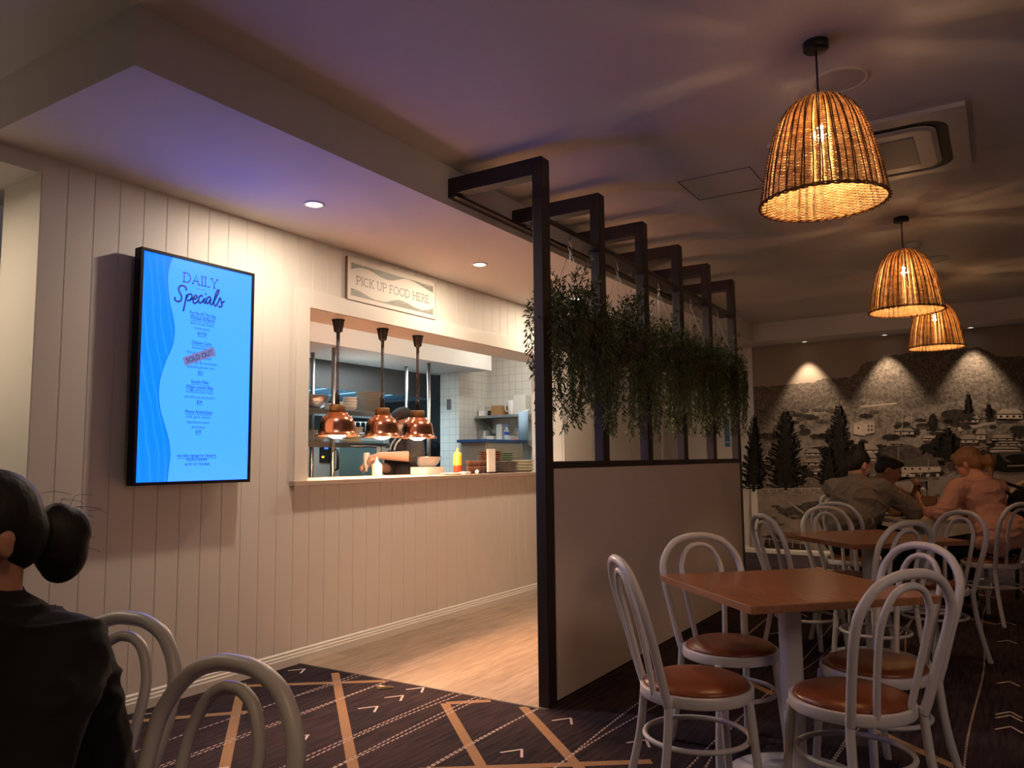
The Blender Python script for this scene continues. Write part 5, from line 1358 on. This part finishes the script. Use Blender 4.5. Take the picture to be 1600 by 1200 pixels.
M_cart = mat('cardboard', (0.36, 0.20, 0.085), 0.8)
box_at('takeaway_box', 746, z1, 0.085, 0.062, M_white, 'white takeaway box, lower left of three on the upper shelf', 'box', grp='white takeaway boxes')
box_at('takeaway_box', 758.5, z1, 0.085, 0.062, M_white, 'white takeaway box beside the cardboard one on the upper shelf', 'box', grp='white takeaway boxes')
box_at('takeaway_box', 756, z1+0.063, 0.14, 0.06, M_china, 'white takeaway tray resting on top of the two boxes', 'box', taper=.2, grp='white takeaway boxes')
box_at('cardboard_box', 781, z1, 0.13, 0.115, M_cart, 'brown cardboard box on the upper shelf', 'box', taper=-.05)
box_at('cardboard_box', 770, z1, 0.04, 0.06, M_blkp, 'small black carton between the white and brown boxes', 'box')
t = thing('plastic_jug', 'white plastic jug on the upper shelf under the tiles', 'jug', (KX-0.16, at_shelf(803), z1+0.0005))
mb = MB(); mb.lathe([(0.0, 0.0), (0.058, 0.0), (0.062, 0.02), (0.070, 0.17), (0.066, 0.17), (0.056, 0.01), (0.0, 0.01)], (0, 0, 0), 28); mb.build('body', M_white, t)
mb = MB(); mb.tube(spline([(0, 0.066, 0.15), (0, 0.11, 0.14), (0, 0.11, 0.06), (0, 0.062, 0.04)], 6), 0.008, 8); mb.build('handle', M_white, t)
box_at('storage_tub', 818, z1, 0.16, 0.22, mat('tub_white', (0.70, 0.68, 0.62), 0.5), 'large white tub at the right of the upper shelf', 'tub')
def pan(x, z, r, h, m, label):
    t = thing('stock_pot', label, 'pot', (KX-0.16, at_shelf(x), z+0.0005)); mb = MB()
    mb.lathe([(0.0, 0.0), (r*0.88, 0.0), (r*0.92, 0.006), (r, h), (r*1.06, h+0.002), (r*0.97, h), (r*0.88, 0.01), (0.0, 0.01)], (0, 0, 0), 28); mb.build('body', m, t)
    mb = MB(); mb.lathe([(0.0, 0.014), (r*0.86, 0.014)], (0, 0, 0), 24); return t
pan(756, z2, 0.092, 0.13, M_steel, 'grey pot on the lower shelf')
box_at('plastic_tub', 770.5, z2, 0.10, 0.065, M_white, 'small white tub next to the pot on the lower shelf', 'tub')
box_at('wrap_box', 783.5, z2, 0.08, 0.20, M_white, 'tall white carton on the lower shelf behind the water bottle', 'box', d=0.1)
g = sight(794, 690, 1, 4.64); t = thing('water_bottle', 'clear plastic bottle with a blue label at the left end of the tray', 'bottle', (g.x, 4.66, TZ))
mb = MB(); mb.lathe([(0.0, 0.0), (0.030, 0.0), (0.032, 0.01), (0.032, 0.12), (0.013, 0.165), (0.0125, 0.182), (0.0, 0.182)], (0, 0, 0), 22); mb.build('body', mat('bottle_plastic', (0.75, 0.85, 0.9), 0.1, trans=0.7, ior=1.2), t)
mb = MB(); mb.lathe([(0.0325, 0.085), (0.0325, 0.118)], (0, 0, 0), 22); mb.build('label', mat('label_blue', (0.02, 0.08, 0.40), 0.5), t)
mb = MB(); mb.lathe([(0.0, 0.202), (0.014, 0.202), (0.014, 0.180)], (0, 0, 0), 18); mb.build('cap', MATS['label_blue'], t)
# steel bowl on a white carton right of the cook
g = sight(670, 735, 1, 4.28)
mb = MB(); mb.box(-0.13, 0.13, -0.09, 0.09, 0, 0.062, 0.003); o = mb.build('food_carton', mat('carton_grey', (0.40, 0.41, 0.40), 0.6)); o.location = (g.x, 4.29, CT+0.0005); tag(o, 'shallow white carton under the steel bowl beside the cook', 'carton')
mb = MB(); mb.lathe([(0.0, 0.0), (0.07, 0.0), (0.10, 0.03), (0.125, 0.085), (0.132, 0.088), (0.120, 0.086), (0.094, 0.034), (0.0, 0.008)], (0, 0, 0), 36); o = mb.build('salad_bowl', M_steel); o.location = (g.x-0.01, 4.29, CT+0.064); tag(o, 'wide steel bowl standing on the white carton beside the cook', 'bowl')
t = thing('squeeze_bottle', 'pale squeeze bottle standing on the counter under the cook\'s hands', 'bottle', (sight(589, 738, 1, 4.30).x, 4.30, CT))
mb = MB(); mb.lathe([(0.0, 0.0), (0.040, 0.0), (0.042, 0.006), (0.042, 0.085), (0.030, 0.100), (0.0, 0.100)], (0, 0, 0), 26); mb.build('body', mat('pale_plastic', (0.20, 0.27, 0.24), 0.35), t)
mb = MB(); mb.lathe([(0.018, 0.1005), (0.018, 0.115), (0.008, 0.120), (0.004, 0.150), (0.0, 0.150)], (0, 0, 0), 18); mb.build('nozzle', M_white, t)
# electrical switch on the tiled column
g = sight(702, 632, 0, 7.19); mb = MB(); mb.box(7.178, 7.1895, g.y-0.03, g.y+0.03, g.z-0.06, g.z+0.06, 0.003); o = mb.build('switch_plate', M_std); tag(o, 'small grey switch on the tiled column', 'switch')
# ------------------------------------------------------------------ people
def skin_mat(name, c):
    m = mat(name, c, 0.5, noise=0.06, nscale=30)
    m.node_tree.nodes['Principled BSDF'].inputs['Subsurface Weight'].default_value = 0.08
    return m
SK_L = skin_mat('skin_light', (0.62, 0.36, 0.26)); SK_M = skin_mat('skin_tan', (0.40, 0.21, 0.13)); SK_P = skin_mat('skin_pink', (0.58, 0.29, 0.18))
def V(*a): return Vector(a)
def hand_prims(w, fwd, back, thumb_side, curl=0.5, s=1.0, spread=0.10):
    """palm, four jointed fingers and a thumb; w wrist, fwd along the hand, back = normal of its back, thumb_side = +1/-1"""
    f = fwd.normalized(); b = (back-f*back.dot(f)).normalized(); l = b.cross(f)*thumb_side      # l points to the thumb
    pr = []
    pr.append(('c', w, w+f*0.03*s, 0.026*s, 0.027*s))
    for k, o in enumerate((0.027, 0.009, -0.009, -0.026)):
        pr.append(('c', w+f*0.015*s+l*o*0.6*s, w+f*0.078*s+l*o*s, 0.016*s, 0.0125*s))
    for k, (o, L) in enumerate(((0.029, 0.92), (0.010, 1.03), (-0.010, 0.96), (-0.028, 0.78))):
        p = w+f*(0.080-0.004*abs(k-1))*s+l*o*s
        ang = 0.0
        for seg, (ln, r0, r1) in enumerate(((0.040, 0.0095, 0.0088), (0.026, 0.0088, 0.0080), (0.020, 0.0080, 0.0066))):
            ang += curl*(0.75, 1.0, 0.7)[seg]*(0.9+0.08*k)
            d = (f*math.cos(ang)-b*math.sin(ang)+l*o*spread*20*0.05).normalized()
            q = p+d*ln*L*s; pr.append(('c', p, q, r0*s, r1*s)); p = q
    p = w+f*0.022*s+l*0.022*s-b*0.004*s
    d = (f*0.62+l*0.72-b*0.25*(1+curl)).normalized(); q = p+d*0.040*s; pr.append(('c', p, q, 0.0135*s, 0.0105*s))
    d2 = (f*0.9+l*0.25-b*0.45*(0.4+curl)).normalized(); q2 = q+d2*0.030*s; pr.append(('c', q, q2, 0.0105*s, 0.0092*s)); pr.append(('c', q2, q2+d2*0.020*s, 0.0092*s, 0.0075*s))
    return pr
class Person:
    def __init__(self, label, loc_, deg, lean=0.3, pelvis=(0, 0, 0.55), torso=0.50, s=1.0, bulk=1.0, head_off=(0.03, 0, 0.20), head_yaw=0, head_pitch=15, head_roll=0):
        self.t = thing('person', label, 'person', (loc_[0], loc_[1], 0), R(deg))
        self.s, self.bulk = s, bulk
        self.pel = V(*pelvis); ax = V(math.sin(lean), 0, math.cos(lean)); self.ax = ax; self.lean = lean
        self.waist = self.pel+ax*torso*0.36; self.chest = self.pel+ax*torso*0.72+V(0.012, 0, 0); self.nb = self.pel+ax*torso*1.0+V(0.01, 0, 0)
        self.hc = self.nb+V(*head_off)
        self.H = Matrix.Translation(self.hc) @ Matrix.Rotation(R(head_yaw), 4, 'Z') @ Matrix.Rotation(R(head_pitch), 4, 'Y') @ Matrix.Rotation(R(head_roll), 4, 'X')
        w = 0.175*bulk
        self.sh = {1: self.nb+V(-0.005, w, -0.055), -1: self.nb+V(-0.005, -w, -0.055)}
        self.skin = []; self.cloth = []; self.extra = []
    def hp(self, x, y, z): return self.H @ V(x, y, z)
    def he(self, c, r): return ('e', self.hp(*c), r, self.H.to_euler())
    def head(self):
        E = self.he
        p = [E((-0.012, 0, 0.022), (0.097, 0.077, 0.094)), E((0.030, 0, -0.030), (0.066, 0.060, 0.082)), E((0.052, 0, -0.078), (0.038, 0.038, 0.034)),
             E((0.078, 0, 0.018), (0.018, 0.052, 0.014)), E((0.090, 0, -0.022), (0.016, 0.013, 0.012)), E((0.083, 0, -0.006), (0.011, 0.009, 0.024)),
             E((0.080, 0, -0.053), (0.012, 0.024, 0.007)), E((0.078, 0, -0.063), (0.011, 0.020, 0.007))]
        for s in (1, -1):
            p += [E((0.056, 0.036*s, -0.028), (0.026, 0.022, 0.024)), E((-0.004, 0.079*s, -0.012), (0.018, 0.009, 0.030)), E((-0.010, 0.084*s, -0.002), (0.014, 0.006, 0.020))]
        p.append(('c', self.nb+V(-0.005, 0, -0.02), self.hp(-0.025, 0, -0.06), 0.060*self.bulk**0.5, 0.054))
        return p
    def trunk(self, add=0.0, low=True):
        k = self.bulk; e = (0, self.lean, 0); a = add
        p = [('e', self.chest, (0.115*k+a, 0.165*k+a, 0.17+a), e), ('e', self.waist, (0.112*k+a, 0.152*k+a, 0.16+a), e), ('e', self.pel, (0.135*k+a, 0.175*k+a, 0.125+a), (0, self.lean*0.5, 0)),
             ('c', self.sh[1], self.sh[-1], 0.066*k+a, 0.066*k+a), ('c', self.nb+V(-0.01, 0, -0.03), self.chest, 0.085*k+a, 0.12*k+a),
             ('c', self.nb+V(-0.012, 0.06, -0.02), self.sh[1], 0.052+a, 0.060*k+a), ('c', self.nb+V(-0.012, -0.06, -0.02), self.sh[-1], 0.052+a, 0.060*k+a)]
        return p
    def arm(self, side, el, wr, add=0.0, r=(0.056, 0.044, 0.040, 0.029), upto=None):
        k = self.bulk**0.5; sh = self.sh[side]; el, wr = V(*el), V(*wr); p = []
        p.append(('c', sh, el, r[0]*k+add, r[1]*k+add))
        if upto is None: p.append(('c', el, el+(wr-el)*0.35, r[2]*k+0.004+add, r[2]*k+0.003+add)); p.append(('c', el+(wr-el)*0.3, wr, r[2]*k+0.003+add, r[3]+add))
        elif upto > 0: p.append(('c', el, el+(wr-el)*upto, r[2]*k+0.006+add, r[2]*k+add))
        return p
    def legs_seated(self, add=0.0, knee=(0.44, 0.11, 0.50), foot=(0.40, 0.12, 0.08)):
        p = []
        for s in (1, -1):
            hip = self.pel+V(0.02, 0.09*s, -0.02); kn = V(knee[0], knee[1]*s, knee[2]); an = V(foot[0], foot[1]*s, foot[2])
            p += [('c', hip, kn, 0.085*self.bulk+add, 0.060+add), ('c', kn, an, 0.058+add, 0.040+add)]
        return p
    def feet(self, x, y, z=0.045):
        return [q for s in (1, -1) for q in (('c', V(x-0.02, y*s, z+0.01), V(x+0.13, (y+0.02)*s, z-0.008), 0.042, 0.034), ('c', V(x, y*s, z), V(x, y*s, z+0.06), 0.04, 0.04))]
    def eyes(self):
        for s in (1, -1):
            mb = MB(); mb.sphere(self.hp(0.079, 0.031*s, 0.004), 0.0105, 10, 8); mb.mi = 1; mb.sphere(self.hp(0.0865, 0.031*s, 0.003), 0.005, 8, 6); mb.build('eye', [mat('eye_white', (0.6, 0.55, 0.5), .3), M_blkp], self.t)
            mb = MB(); mb.tube([self.hp(0.086, 0.014*s, 0.024), self.hp(0.086, 0.033*s, 0.030), self.hp(0.074, 0.054*s, 0.024)], [0.004, 0.0045, 0.003], 6); mb.build('eyebrow', M_hair_dark, self.t)
M_hair_dark = mat('dark_hair', (0.009, 0.007, 0.006), 0.62, noise=0.4, nscale=60, stretch=(1, 1, 0.3), bump=0.3)
M_hair_blond = mat('blond_hair', (0.30, 0.15, 0.055), 0.5, noise=0.5, nscale=70, stretch=(1, 1, 0.3), bump=0.4)
M_blackcl = mat('black_cloth', (0.0045, 0.0042, 0.0045), 0.9, bump=0.25, nscale=9)
M_blackcl2 = mat('cook_black', (0.030, 0.026, 0.026), 0.85, bump=0.3, nscale=12)
M_apron = mat('apron_black', (0.018, 0.015, 0.016), 0.8, bump=0.2, nscale=8)
M_greycl = mat('grey_cloth', (0.20, 0.165, 0.13), 0.9, bump=0.45, nscale=7)
M_pinkcl = mat('pink_cloth', (0.62, 0.33, 0.25), 0.9, bump=0.4, nscale=8)
M_tancl = mat('tan_cloth', (0.34, 0.20, 0.12), 0.9, bump=0.3, nscale=9)
M_denim = mat('dark_trousers', (0.015, 0.016, 0.022), 0.9)
def strands(name, items, m, parent):
    mb = MB()
    for pts, r in items: mb.tube(spline(pts, 5), r, 4)
    return mb.build(name, m, parent)

# --- diner in the grey top, seen from behind on the left
a = Person('person in grey top with dark bun, seen from behind, leaning on the pale table', (6.68, 1.06), -15, lean=0.34, pelvis=(0.0, 0, 0.585), torso=0.475, bulk=1.10, head_off=(0.06, 0.0, 0.135), head_yaw=-30, head_pitch=22)
elR, wrR = (0.36, -0.36, 0.80), (0.57, -0.24, 0.80); elL, wrL = (0.38, 0.16, 0.80), (0.58, 0.0, 0.80)
sk = a.head()+a.trunk()+a.arm(-1, elR, wrR)+a.arm(1, elL, wrL)+a.legs_seated(0.0, (0.46, 0.12, 0.50), (0.40, 0.13, 0.09))+a.feet(0.40, 0.13)
sk += hand_prims(V(*wrR), V(0.6, 0.75, 0.05), V(0, 0, 1), -1, 0.35)+hand_prims(V(*wrL), V(0.7, -0.6, 0.05), V(0, 0, 1), 1, 0.35)
organic('body', sk, 0.0065, SK_L, a.t, 4)
cl = a.trunk(0.018)+a.arm(-1, elR, wrR, 0.017, (0.062, 0.052, 0.046, 0.034))+a.arm(1, elL, wrL, 0.017, (0.062, 0.052, 0.046, 0.034))
cl += [('e', a.pel+V(-0.05, 0, 0.12), (0.15, 0.205, 0.13), (0, 0.3, 0)), ('c', a.sh[-1]+V(0.02, -0.02, -0.02), a.waist+V(0.06, -0.14, 0.03), 0.085, 0.07), ('c', a.pel+V(-0.10, -0.13, 0.17), a.pel+V(-0.11, 0.13, 0.17), 0.075, 0.075)]
organic('top', cl, 0.009, M_greycl, a.t, 4, folds=(0.011, 7.0, 11.0, 2.0))
organic('trousers', a.legs_seated(0.016, (0.46, 0.12, 0.50), (0.40, 0.13, 0.12))+[('e', a.pel+V(0, 0, -0.03), (0.165, 0.215, 0.105))], 0.01, M_denim, a.t, 4)
organic('hair', [a.he((-0.026, 0, 0.036), (0.100, 0.086, 0.090)), a.he((-0.055, 0, -0.005), (0.068, 0.078, 0.080)), a.he((-0.058, 0.0, 0.116), (0.050, 0.052, 0.040)), a.he((-0.04, 0, 0.10), (0.05, 0.05, 0.04))], 0.007, M_hair_dark, a.t, 3)
a.eyes()
mb = MB(); mb.sphere(a.hp(-0.004, -0.092, -0.035), 0.007, 8, 6); mb.build('earring', M_steel, a.t)

# --- diner drinking through a straw
c = Person('person with short dark hair drinking through a straw beyond the one in grey', (7.48, 1.11), -104, lean=0.42, pelvis=(0, 0, 0.58), torso=0.45, bulk=1.05, head_off=(0.085, 0, 0.125), head_yaw=24, head_pitch=30)
mouth = c.hp(0.094, 0, -0.058)
elL, wrL = (0.36, 0.30, 0.83), (0.45, 0.155, 0.985); elR, wrR = (0.40, -0.22, 0.79), (0.52, -0.02, 0.79)
sk = c.head()+c.trunk()+c.arm(1, elL, wrL)+c.arm(-1, elR, wrR)+c.legs_seated()+c.feet(0.40, 0.12)
sk += hand_prims(V(*wrL), V(0.25, -0.45, 0.25), V(0.6, 0.7, 0.35), 1, 0.75)+hand_prims(V(*wrR), V(0.55, 0.75, 0.05), V(0, 0, 1), -1, 0.3)
organic('body', sk, 0.0065, SK_M, c.t, 4)
organic('top', c.trunk(0.016)+c.arm(1, elL, wrL, 0.016, upto=0.12)+c.arm(-1, elR, wrR, 0.016, upto=0.12), 0.009, M_tancl, c.t, 4, folds=(0.009, 7.0, 11.0, 1.0))
organic('trousers', c.legs_seated(0.014)+[('e', c.pel+V(0, 0, -0.03), (0.155, 0.20, 0.10))], 0.01, M_denim, c.t, 4)
organic('hair', [c.he((-0.024, 0, 0.040), (0.099, 0.085, 0.088)), c.he((-0.058, 0, 0.0), (0.062, 0.076, 0.075)), c.he((0.035, 0, 0.088), (0.050, 0.058, 0.030))], 0.007, M_hair_dark, c.t, 3)
c.eyes()
gl = bpy.data.objects['drinking_glass']; 
gp_ = Matrix.Translation(c.t.location) @ Matrix.Rotation(R(-104), 4, 'Z') @ (V(0.45, 0.155, 0.985)+V(0.055, -0.05, 0.01))
mo = Matrix.Translation(c.t.location) @ Matrix.Rotation(R(-104), 4, 'Z') @ mouth
gl.location = (gp_.x, gp_.y, gp_.z-0.115)
st_ = [o for o in gl.children if o.name.startswith('straw')][0]
me = st_.data; bpy.data.objects.remove(st_); bpy.data.meshes.remove(me)
mb = MB(); e_ = mo-Vector(gl.location); mb.tube([(0.0, 0.0, 0.014), (e_.x*0.45, e_.y*0.45, 0.15), e_], 0.0032, 6); mb.build('straw', M_dark, gl)

# --- diner in the pink top on the right
d = Person('person in salmon pink top with blond low bun, reaching across the pale table', (6.99, 0.07), 48, lean=0.32, pelvis=(0.0, 0, 0.585), torso=0.475, bulk=1.02, head_off=(0.07, 0, 0.135), head_yaw=26, head_pitch=26)
elL, wrL = (0.16, 0.37, 0.795), (0.32, 0.37, 0.80); elR, wrR = (0.32, -0.22, 0.79), (0.46, 0.0, 0.79)
sk = d.head()+d.trunk()+d.arm(1, elL, wrL)+d.arm(-1, elR, wrR)+d.legs_seated()+d.feet(0.40, 0.12)
sk += hand_prims(V(*wrL), V(0.25, 0.20, 0.75), V(0.35, 0.85, -0.2), 1, 0.30)+hand_prims(V(*wrR), V(0.8, 0.5, 0.05), V(0, 0, 1), -1, 0.35)
organic('body', sk, 0.0065, SK_P, d.t, 4)
cl = d.trunk(0.018)+d.arm(1, elL, wrL, 0.014, (0.062, 0.050, 0.042, 0.032), upto=0.55)+d.arm(-1, elR, wrR, 0.014, (0.062, 0.050, 0.042, 0.032), upto=0.55)
cl += [('e', d.pel+V(-0.03, 0, 0.08), (0.17, 0.215, 0.15)), ('c', d.pel+V(-0.10, -0.14, 0.02), d.pel+V(-0.10, 0.14, 0.02), 0.085, 0.085), ('c', d.pel+V(0.0, 0.17, 0.0), d.pel+V(-0.12, 0.12, -0.03), 0.06, 0.06)]
organic('top', cl, 0.009, M_pinkcl, d.t, 4, folds=(0.012, 7.0, 11.0, 5.0))
organic('trousers', d.legs_seated(0.014)+[('e', d.pel+V(0, 0, -0.03), (0.16, 0.205, 0.10))], 0.01, M_denim, d.t, 4)
organic('hair', [d.he((-0.020, 0, 0.040), (0.108, 0.092, 0.094)), d.he((-0.055, 0, -0.005), (0.075, 0.082, 0.085)), d.he((0.045, 0.0, 0.080), (0.055, 0.070, 0.036)), d.he((0.030, 0.055, 0.045), (0.040, 0.032, 0.050)),
                 d.he((-0.145, 0.0, -0.045), (0.050, 0.048, 0.055)), d.he((-0.105, 0, -0.035), (0.04, 0.04, 0.04)), ('c', d.hp(-0.13, 0, -0.08), d.hp(-0.10, 0.02, -0.17), 0.032, 0.010)], 0.007, M_hair_blond, d.t, 3)
d.eyes()
# hem and neckline of the pink top, hem of the grey one
for who, nm in ((d, 'pink_rib'), (a, 'grey_rib')):
    mb = MB(); c0 = who.nb+V(-0.008, 0, -0.028); mb.tube([c0+V(0.068*math.cos(t_), 0.078*math.sin(t_), -0.010*math.cos(t_)) for t_ in [2*PI*i/28 for i in range(28)]], 0.009, 8, closed=True)
    mb.build('neckband', M_pinkcl if who is d else M_greycl, who.t)
# shoulder bag hung behind the person in pink
bg_ = thing('shoulder_bag', 'black shoulder bag between the person in pink and the beige chair', 'bag', (7.20, -0.14, 0.0), R(-20))
organic('body', [('e', (0, 0, 0.86), (0.06, 0.15, 0.12)), ('e', (0, 0, 0.80), (0.07, 0.16, 0.10))], 0.01, M_blackcl, bg_, 3)
mb = MB(); mb.tube(spline([(0.0, -0.10, 0.90), (0.01, 0.0, 0.96), (0.0, 0.10, 1.00), (-0.02, 0.19, 1.03), (-0.05, 0.14, 0.97), (-0.04, 0.08, 0.90)], 6), 0.013, 8); mb.build('strap', M_blackcl, bg_)

# --- cook behind the counter
k = Person('cook in black cap and white face mask, tipping a bottle behind the counter', (5.71, 4.72), 150, lean=0.16, pelvis=(-0.03, 0, 0.96), torso=0.50, bulk=1.08, head_off=(0.05, 0, 0.155), head_yaw=18, head_pitch=22)
elL, wrL = (0.10, 0.36, 1.275), (0.39, 0.185, 1.285); elR, wrR = (0.14, -0.24, 1.16), (0.41, -0.02, 1.205)
LEG = []
for s in (1, -1): LEG += [('c', k.pel+V(0.0, 0.09*s, -0.02), V(0.02, 0.11*s, 0.50), 0.085, 0.062), ('c', V(0.02, 0.11*s, 0.50), V(-0.03, 0.12*s, 0.09), 0.06, 0.042)]
sk = k.head()+k.trunk()+k.arm(1, elL, wrL, 0.004)+k.arm(-1, elR, wrR, 0.004)+LEG+k.feet(-0.03, 0.12)
sk += hand_prims(V(*wrL), V(0.75, -0.35, -0.25), V(0.25, 0.65, 0.6), 1, 0.75)+hand_prims(V(*wrR), V(0.75, 0.30, 0.0), V(0.1, -0.7, 0.5), -1, 0.75)
organic('body', sk, 0.0065, SK_L, k.t, 4)
organic('shirt', k.trunk(0.018)+k.arm(1, elL, wrL, 0.022, (0.064, 0.058, 0.04, 0.03), upto=0.02)+k.arm(-1, elR, wrR, 0.022, (0.064, 0.058, 0.04, 0.03), upto=0.02), 0.009, M_blackcl2, k.t, 3, folds=(0.008, 7.0, 10.0, 3.0))
organic('apron', [('e', k.waist+V(0.02, 0, -0.02), (0.150, 0.190, 0.17), (0, 0.16, 0)), ('e', k.pel+V(0.02, 0, -0.06), (0.165, 0.205, 0.22)), ('e', k.pel+V(0.03, 0, -0.26), (0.16, 0.20, 0.20)), ('e', k.chest+V(0.045, 0, -0.03), (0.11, 0.12, 0.14))], 0.009, M_apron, k.t, 4)
organic('trousers', [('c', p[1], p[2], p[3]+0.014, p[4]+0.016) for p in LEG], 0.01, M_denim, k.t, 3)
organic('cap', [k.he((-0.014, 0, 0.062), (0.106, 0.090, 0.068)), k.he((0.085, 0, 0.052), (0.055, 0.066, 0.012))], 0.007, M_blackcl2, k.t, 3)
organic('hair', [k.he((-0.055, 0, 0.0), (0.062, 0.080, 0.060))], 0.007, M_hair_dark, k.t, 3)
organic('face_mask', [k.he((0.052, 0, -0.042), (0.058, 0.066, 0.052)), k.he((0.082, 0, -0.030), (0.024, 0.022, 0.030))], 0.006, mat('mask_white', (0.75, 0.72, 0.68), 0.8), k.t, 3)
strands('apron_strap', [([k.hp(-0.05, 0.06, -0.11), k.chest+V(0.13, 0.07, 0.10), k.chest+V(0.165, 0.06, 0.02)], 0.010), ([k.hp(-0.05, -0.06, -0.11), k.chest+V(0.13, -0.07, 0.10), k.chest+V(0.165, -0.06, 0.02)], 0.010)], M_white, k.t)
k.eyes()
KM = Matrix.Translation(k.t.location) @ Matrix.Rotation(R(150), 4, 'Z')
q = KM @ V(0.475, 0.085, 1.19)
t = thing('dressing_bottle', 'white bottle tipped upside down in the cook\'s hands', 'bottle', q)
mb = MB(); mb.lathe([(0.0, -0.045), (0.008, -0.044), (0.012, -0.015), (0.026, 0.0), (0.030, 0.015), (0.030, 0.115), (0.024, 0.125), (0.0, 0.126)], (0, 0, 0), 24); mb.build('body', M_white, t)

# --- second cook far back, mostly behind the tiled column
e = Person('cook in black deep in the kitchen, mostly hidden by the tiled column', (8.62, 6.92), 55, lean=0.12, pelvis=(0, 0, 0.96), torso=0.52, bulk=1.08, head_off=(0.04, 0, 0.185), head_pitch=15)
LEG = []
for s in (1, -1): LEG += [('c', e.pel+V(0.0, 0.09*s, -0.02), V(0.02, 0.11*s, 0.50), 0.085, 0.062), ('c', V(0.02, 0.11*s, 0.50), V(-0.03, 0.12*s, 0.09), 0.06, 0.042)]
elL, wrL = (0.08, 0.26, 1.17), (0.30, 0.16, 1.10); elR, wrR = (0.08, -0.26, 1.17), (0.30, -0.16, 1.10)
organic('body', e.head()+e.trunk()+e.arm(1, elL, wrL)+e.arm(-1, elR, wrR)+LEG+e.feet(-0.03, 0.12)+hand_prims(V(*wrL), V(1, -0.2, 0), V(0, 0.3, 1), -1, 0.5)+hand_prims(V(*wrR), V(1, 0.2, 0), V(0, -0.3, 1), 1, 0.5), 0.0075, SK_L, e.t, 4)
organic('shirt', e.trunk(0.018)+e.arm(1, elL, wrL, 0.018, upto=0.1)+e.arm(-1, elR, wrR, 0.018, upto=0.1), 0.01, M_blackcl2, e.t, 4)
organic('trousers', [('c', p[1], p[2], p[3]+0.014, p[4]+0.016) for p in LEG]+[('e', e.pel, (0.15, 0.19, 0.14))], 0.01, M_denim, e.t, 3)
organic('hair', [e.he((-0.022, 0, 0.036), (0.098, 0.084, 0.088)), e.he((-0.05, 0, -0.005), (0.066, 0.078, 0.078))], 0.008, M_hair_dark, e.t, 3)
e.eyes()

# --- person in black in the near left corner, turned away
f = Person('person in black with a loose dark bun, close by at the left edge', (0.83, 1.71), 196, lean=0.15, pelvis=(0.02, 0, 0.54), torso=0.40, bulk=1.08, head_off=(0.02, 0, 0.165), head_yaw=-8, head_pitch=10)
elL, wrL = (0.26, 0.28, 0.70), (0.50, 0.12, 0.74); elR, wrR = (0.26, -0.28, 0.70), (0.50, -0.12, 0.74)
sk = f.head()+f.trunk()+f.arm(1, elL, wrL)+f.arm(-1, elR, wrR)+f.legs_seated()+f.feet(0.40, 0.12)+hand_prims(V(*wrL), V(0.9, -0.3, 0), V(0, 0, 1), -1, 0.5)+hand_prims(V(*wrR), V(0.9, 0.3, 0), V(0, 0, 1), 1, 0.5)
organic('body', sk, 0.006, SK_P, f.t, 4)
cl = f.trunk(0.020)+f.arm(1, elL, wrL, 0.020, (0.066, 0.056, 0.048, 0.036))+f.arm(-1, elR, wrR, 0.020, (0.066, 0.056, 0.048, 0.036))+[('c', f.sh[1]+V(-0.05, -0.03, -0.06), f.pel+V(-0.04, 0.11, 0.14), 0.09, 0.12), ('c', f.sh[-1]+V(-0.05, 0.03, -0.06), f.pel+V(-0.04, -0.11, 0.14), 0.09, 0.12), ('e', f.pel+V(-0.03, 0, 0.06), (0.18, 0.23, 0.16)), ('e', f.waist+V(-0.04, 0, 0.02), (0.14, 0.20, 0.20))]
cl += [('e', f.nb+V(-0.01, 0, 0.025), (0.080, 0.080, 0.055))]
organic('jacket', cl, 0.008, M_blackcl, f.t, 4, folds=(0.010, 6.0, 9.0, 4.0))
organic('trousers', f.legs_seated(0.014)+[('e', f.pel+V(0, 0, -0.03), (0.155, 0.20, 0.10))], 0.01, M_denim, f.t, 4)
organic('hair', [f.he((-0.022, 0, 0.036), (0.104, 0.090, 0.094)), f.he((-0.060, 0, -0.005), (0.070, 0.082, 0.082)), f.he((0.03, 0, 0.085), (0.055, 0.062, 0.035)),
                 f.he((-0.165, 0.0, -0.055), (0.054, 0.060, 0.085)), f.he((-0.185, 0.01, -0.035), (0.040, 0.045, 0.050)), f.he((-0.16, 0.0, -0.105), (0.036, 0.042, 0.036)), f.he((-0.115, 0, -0.02), (0.045, 0.04, 0.04))], 0.006, M_hair_dark, f.t, 3)
rn = random.Random(6); it = []
for j in range(22):
    b0 = f.hp(-0.17+rn.gauss(0, .02), rn.gauss(0, .03), -0.03+rn.gauss(0, .035)); a0 = rn.uniform(0.2, 2.6)
    dr = (f.H.to_3x3() @ V(-math.sin(a0), rn.gauss(0, .35), math.cos(a0))).normalized()
    it.append(([b0, b0+dr*0.034, b0+dr*0.046+f.H.to_3x3() @ V(-0.012, rn.gauss(0, .012), -0.012)], 0.00045))
strands('stray_hairs', it, M_hair_dark, f.t)
f.eyes()
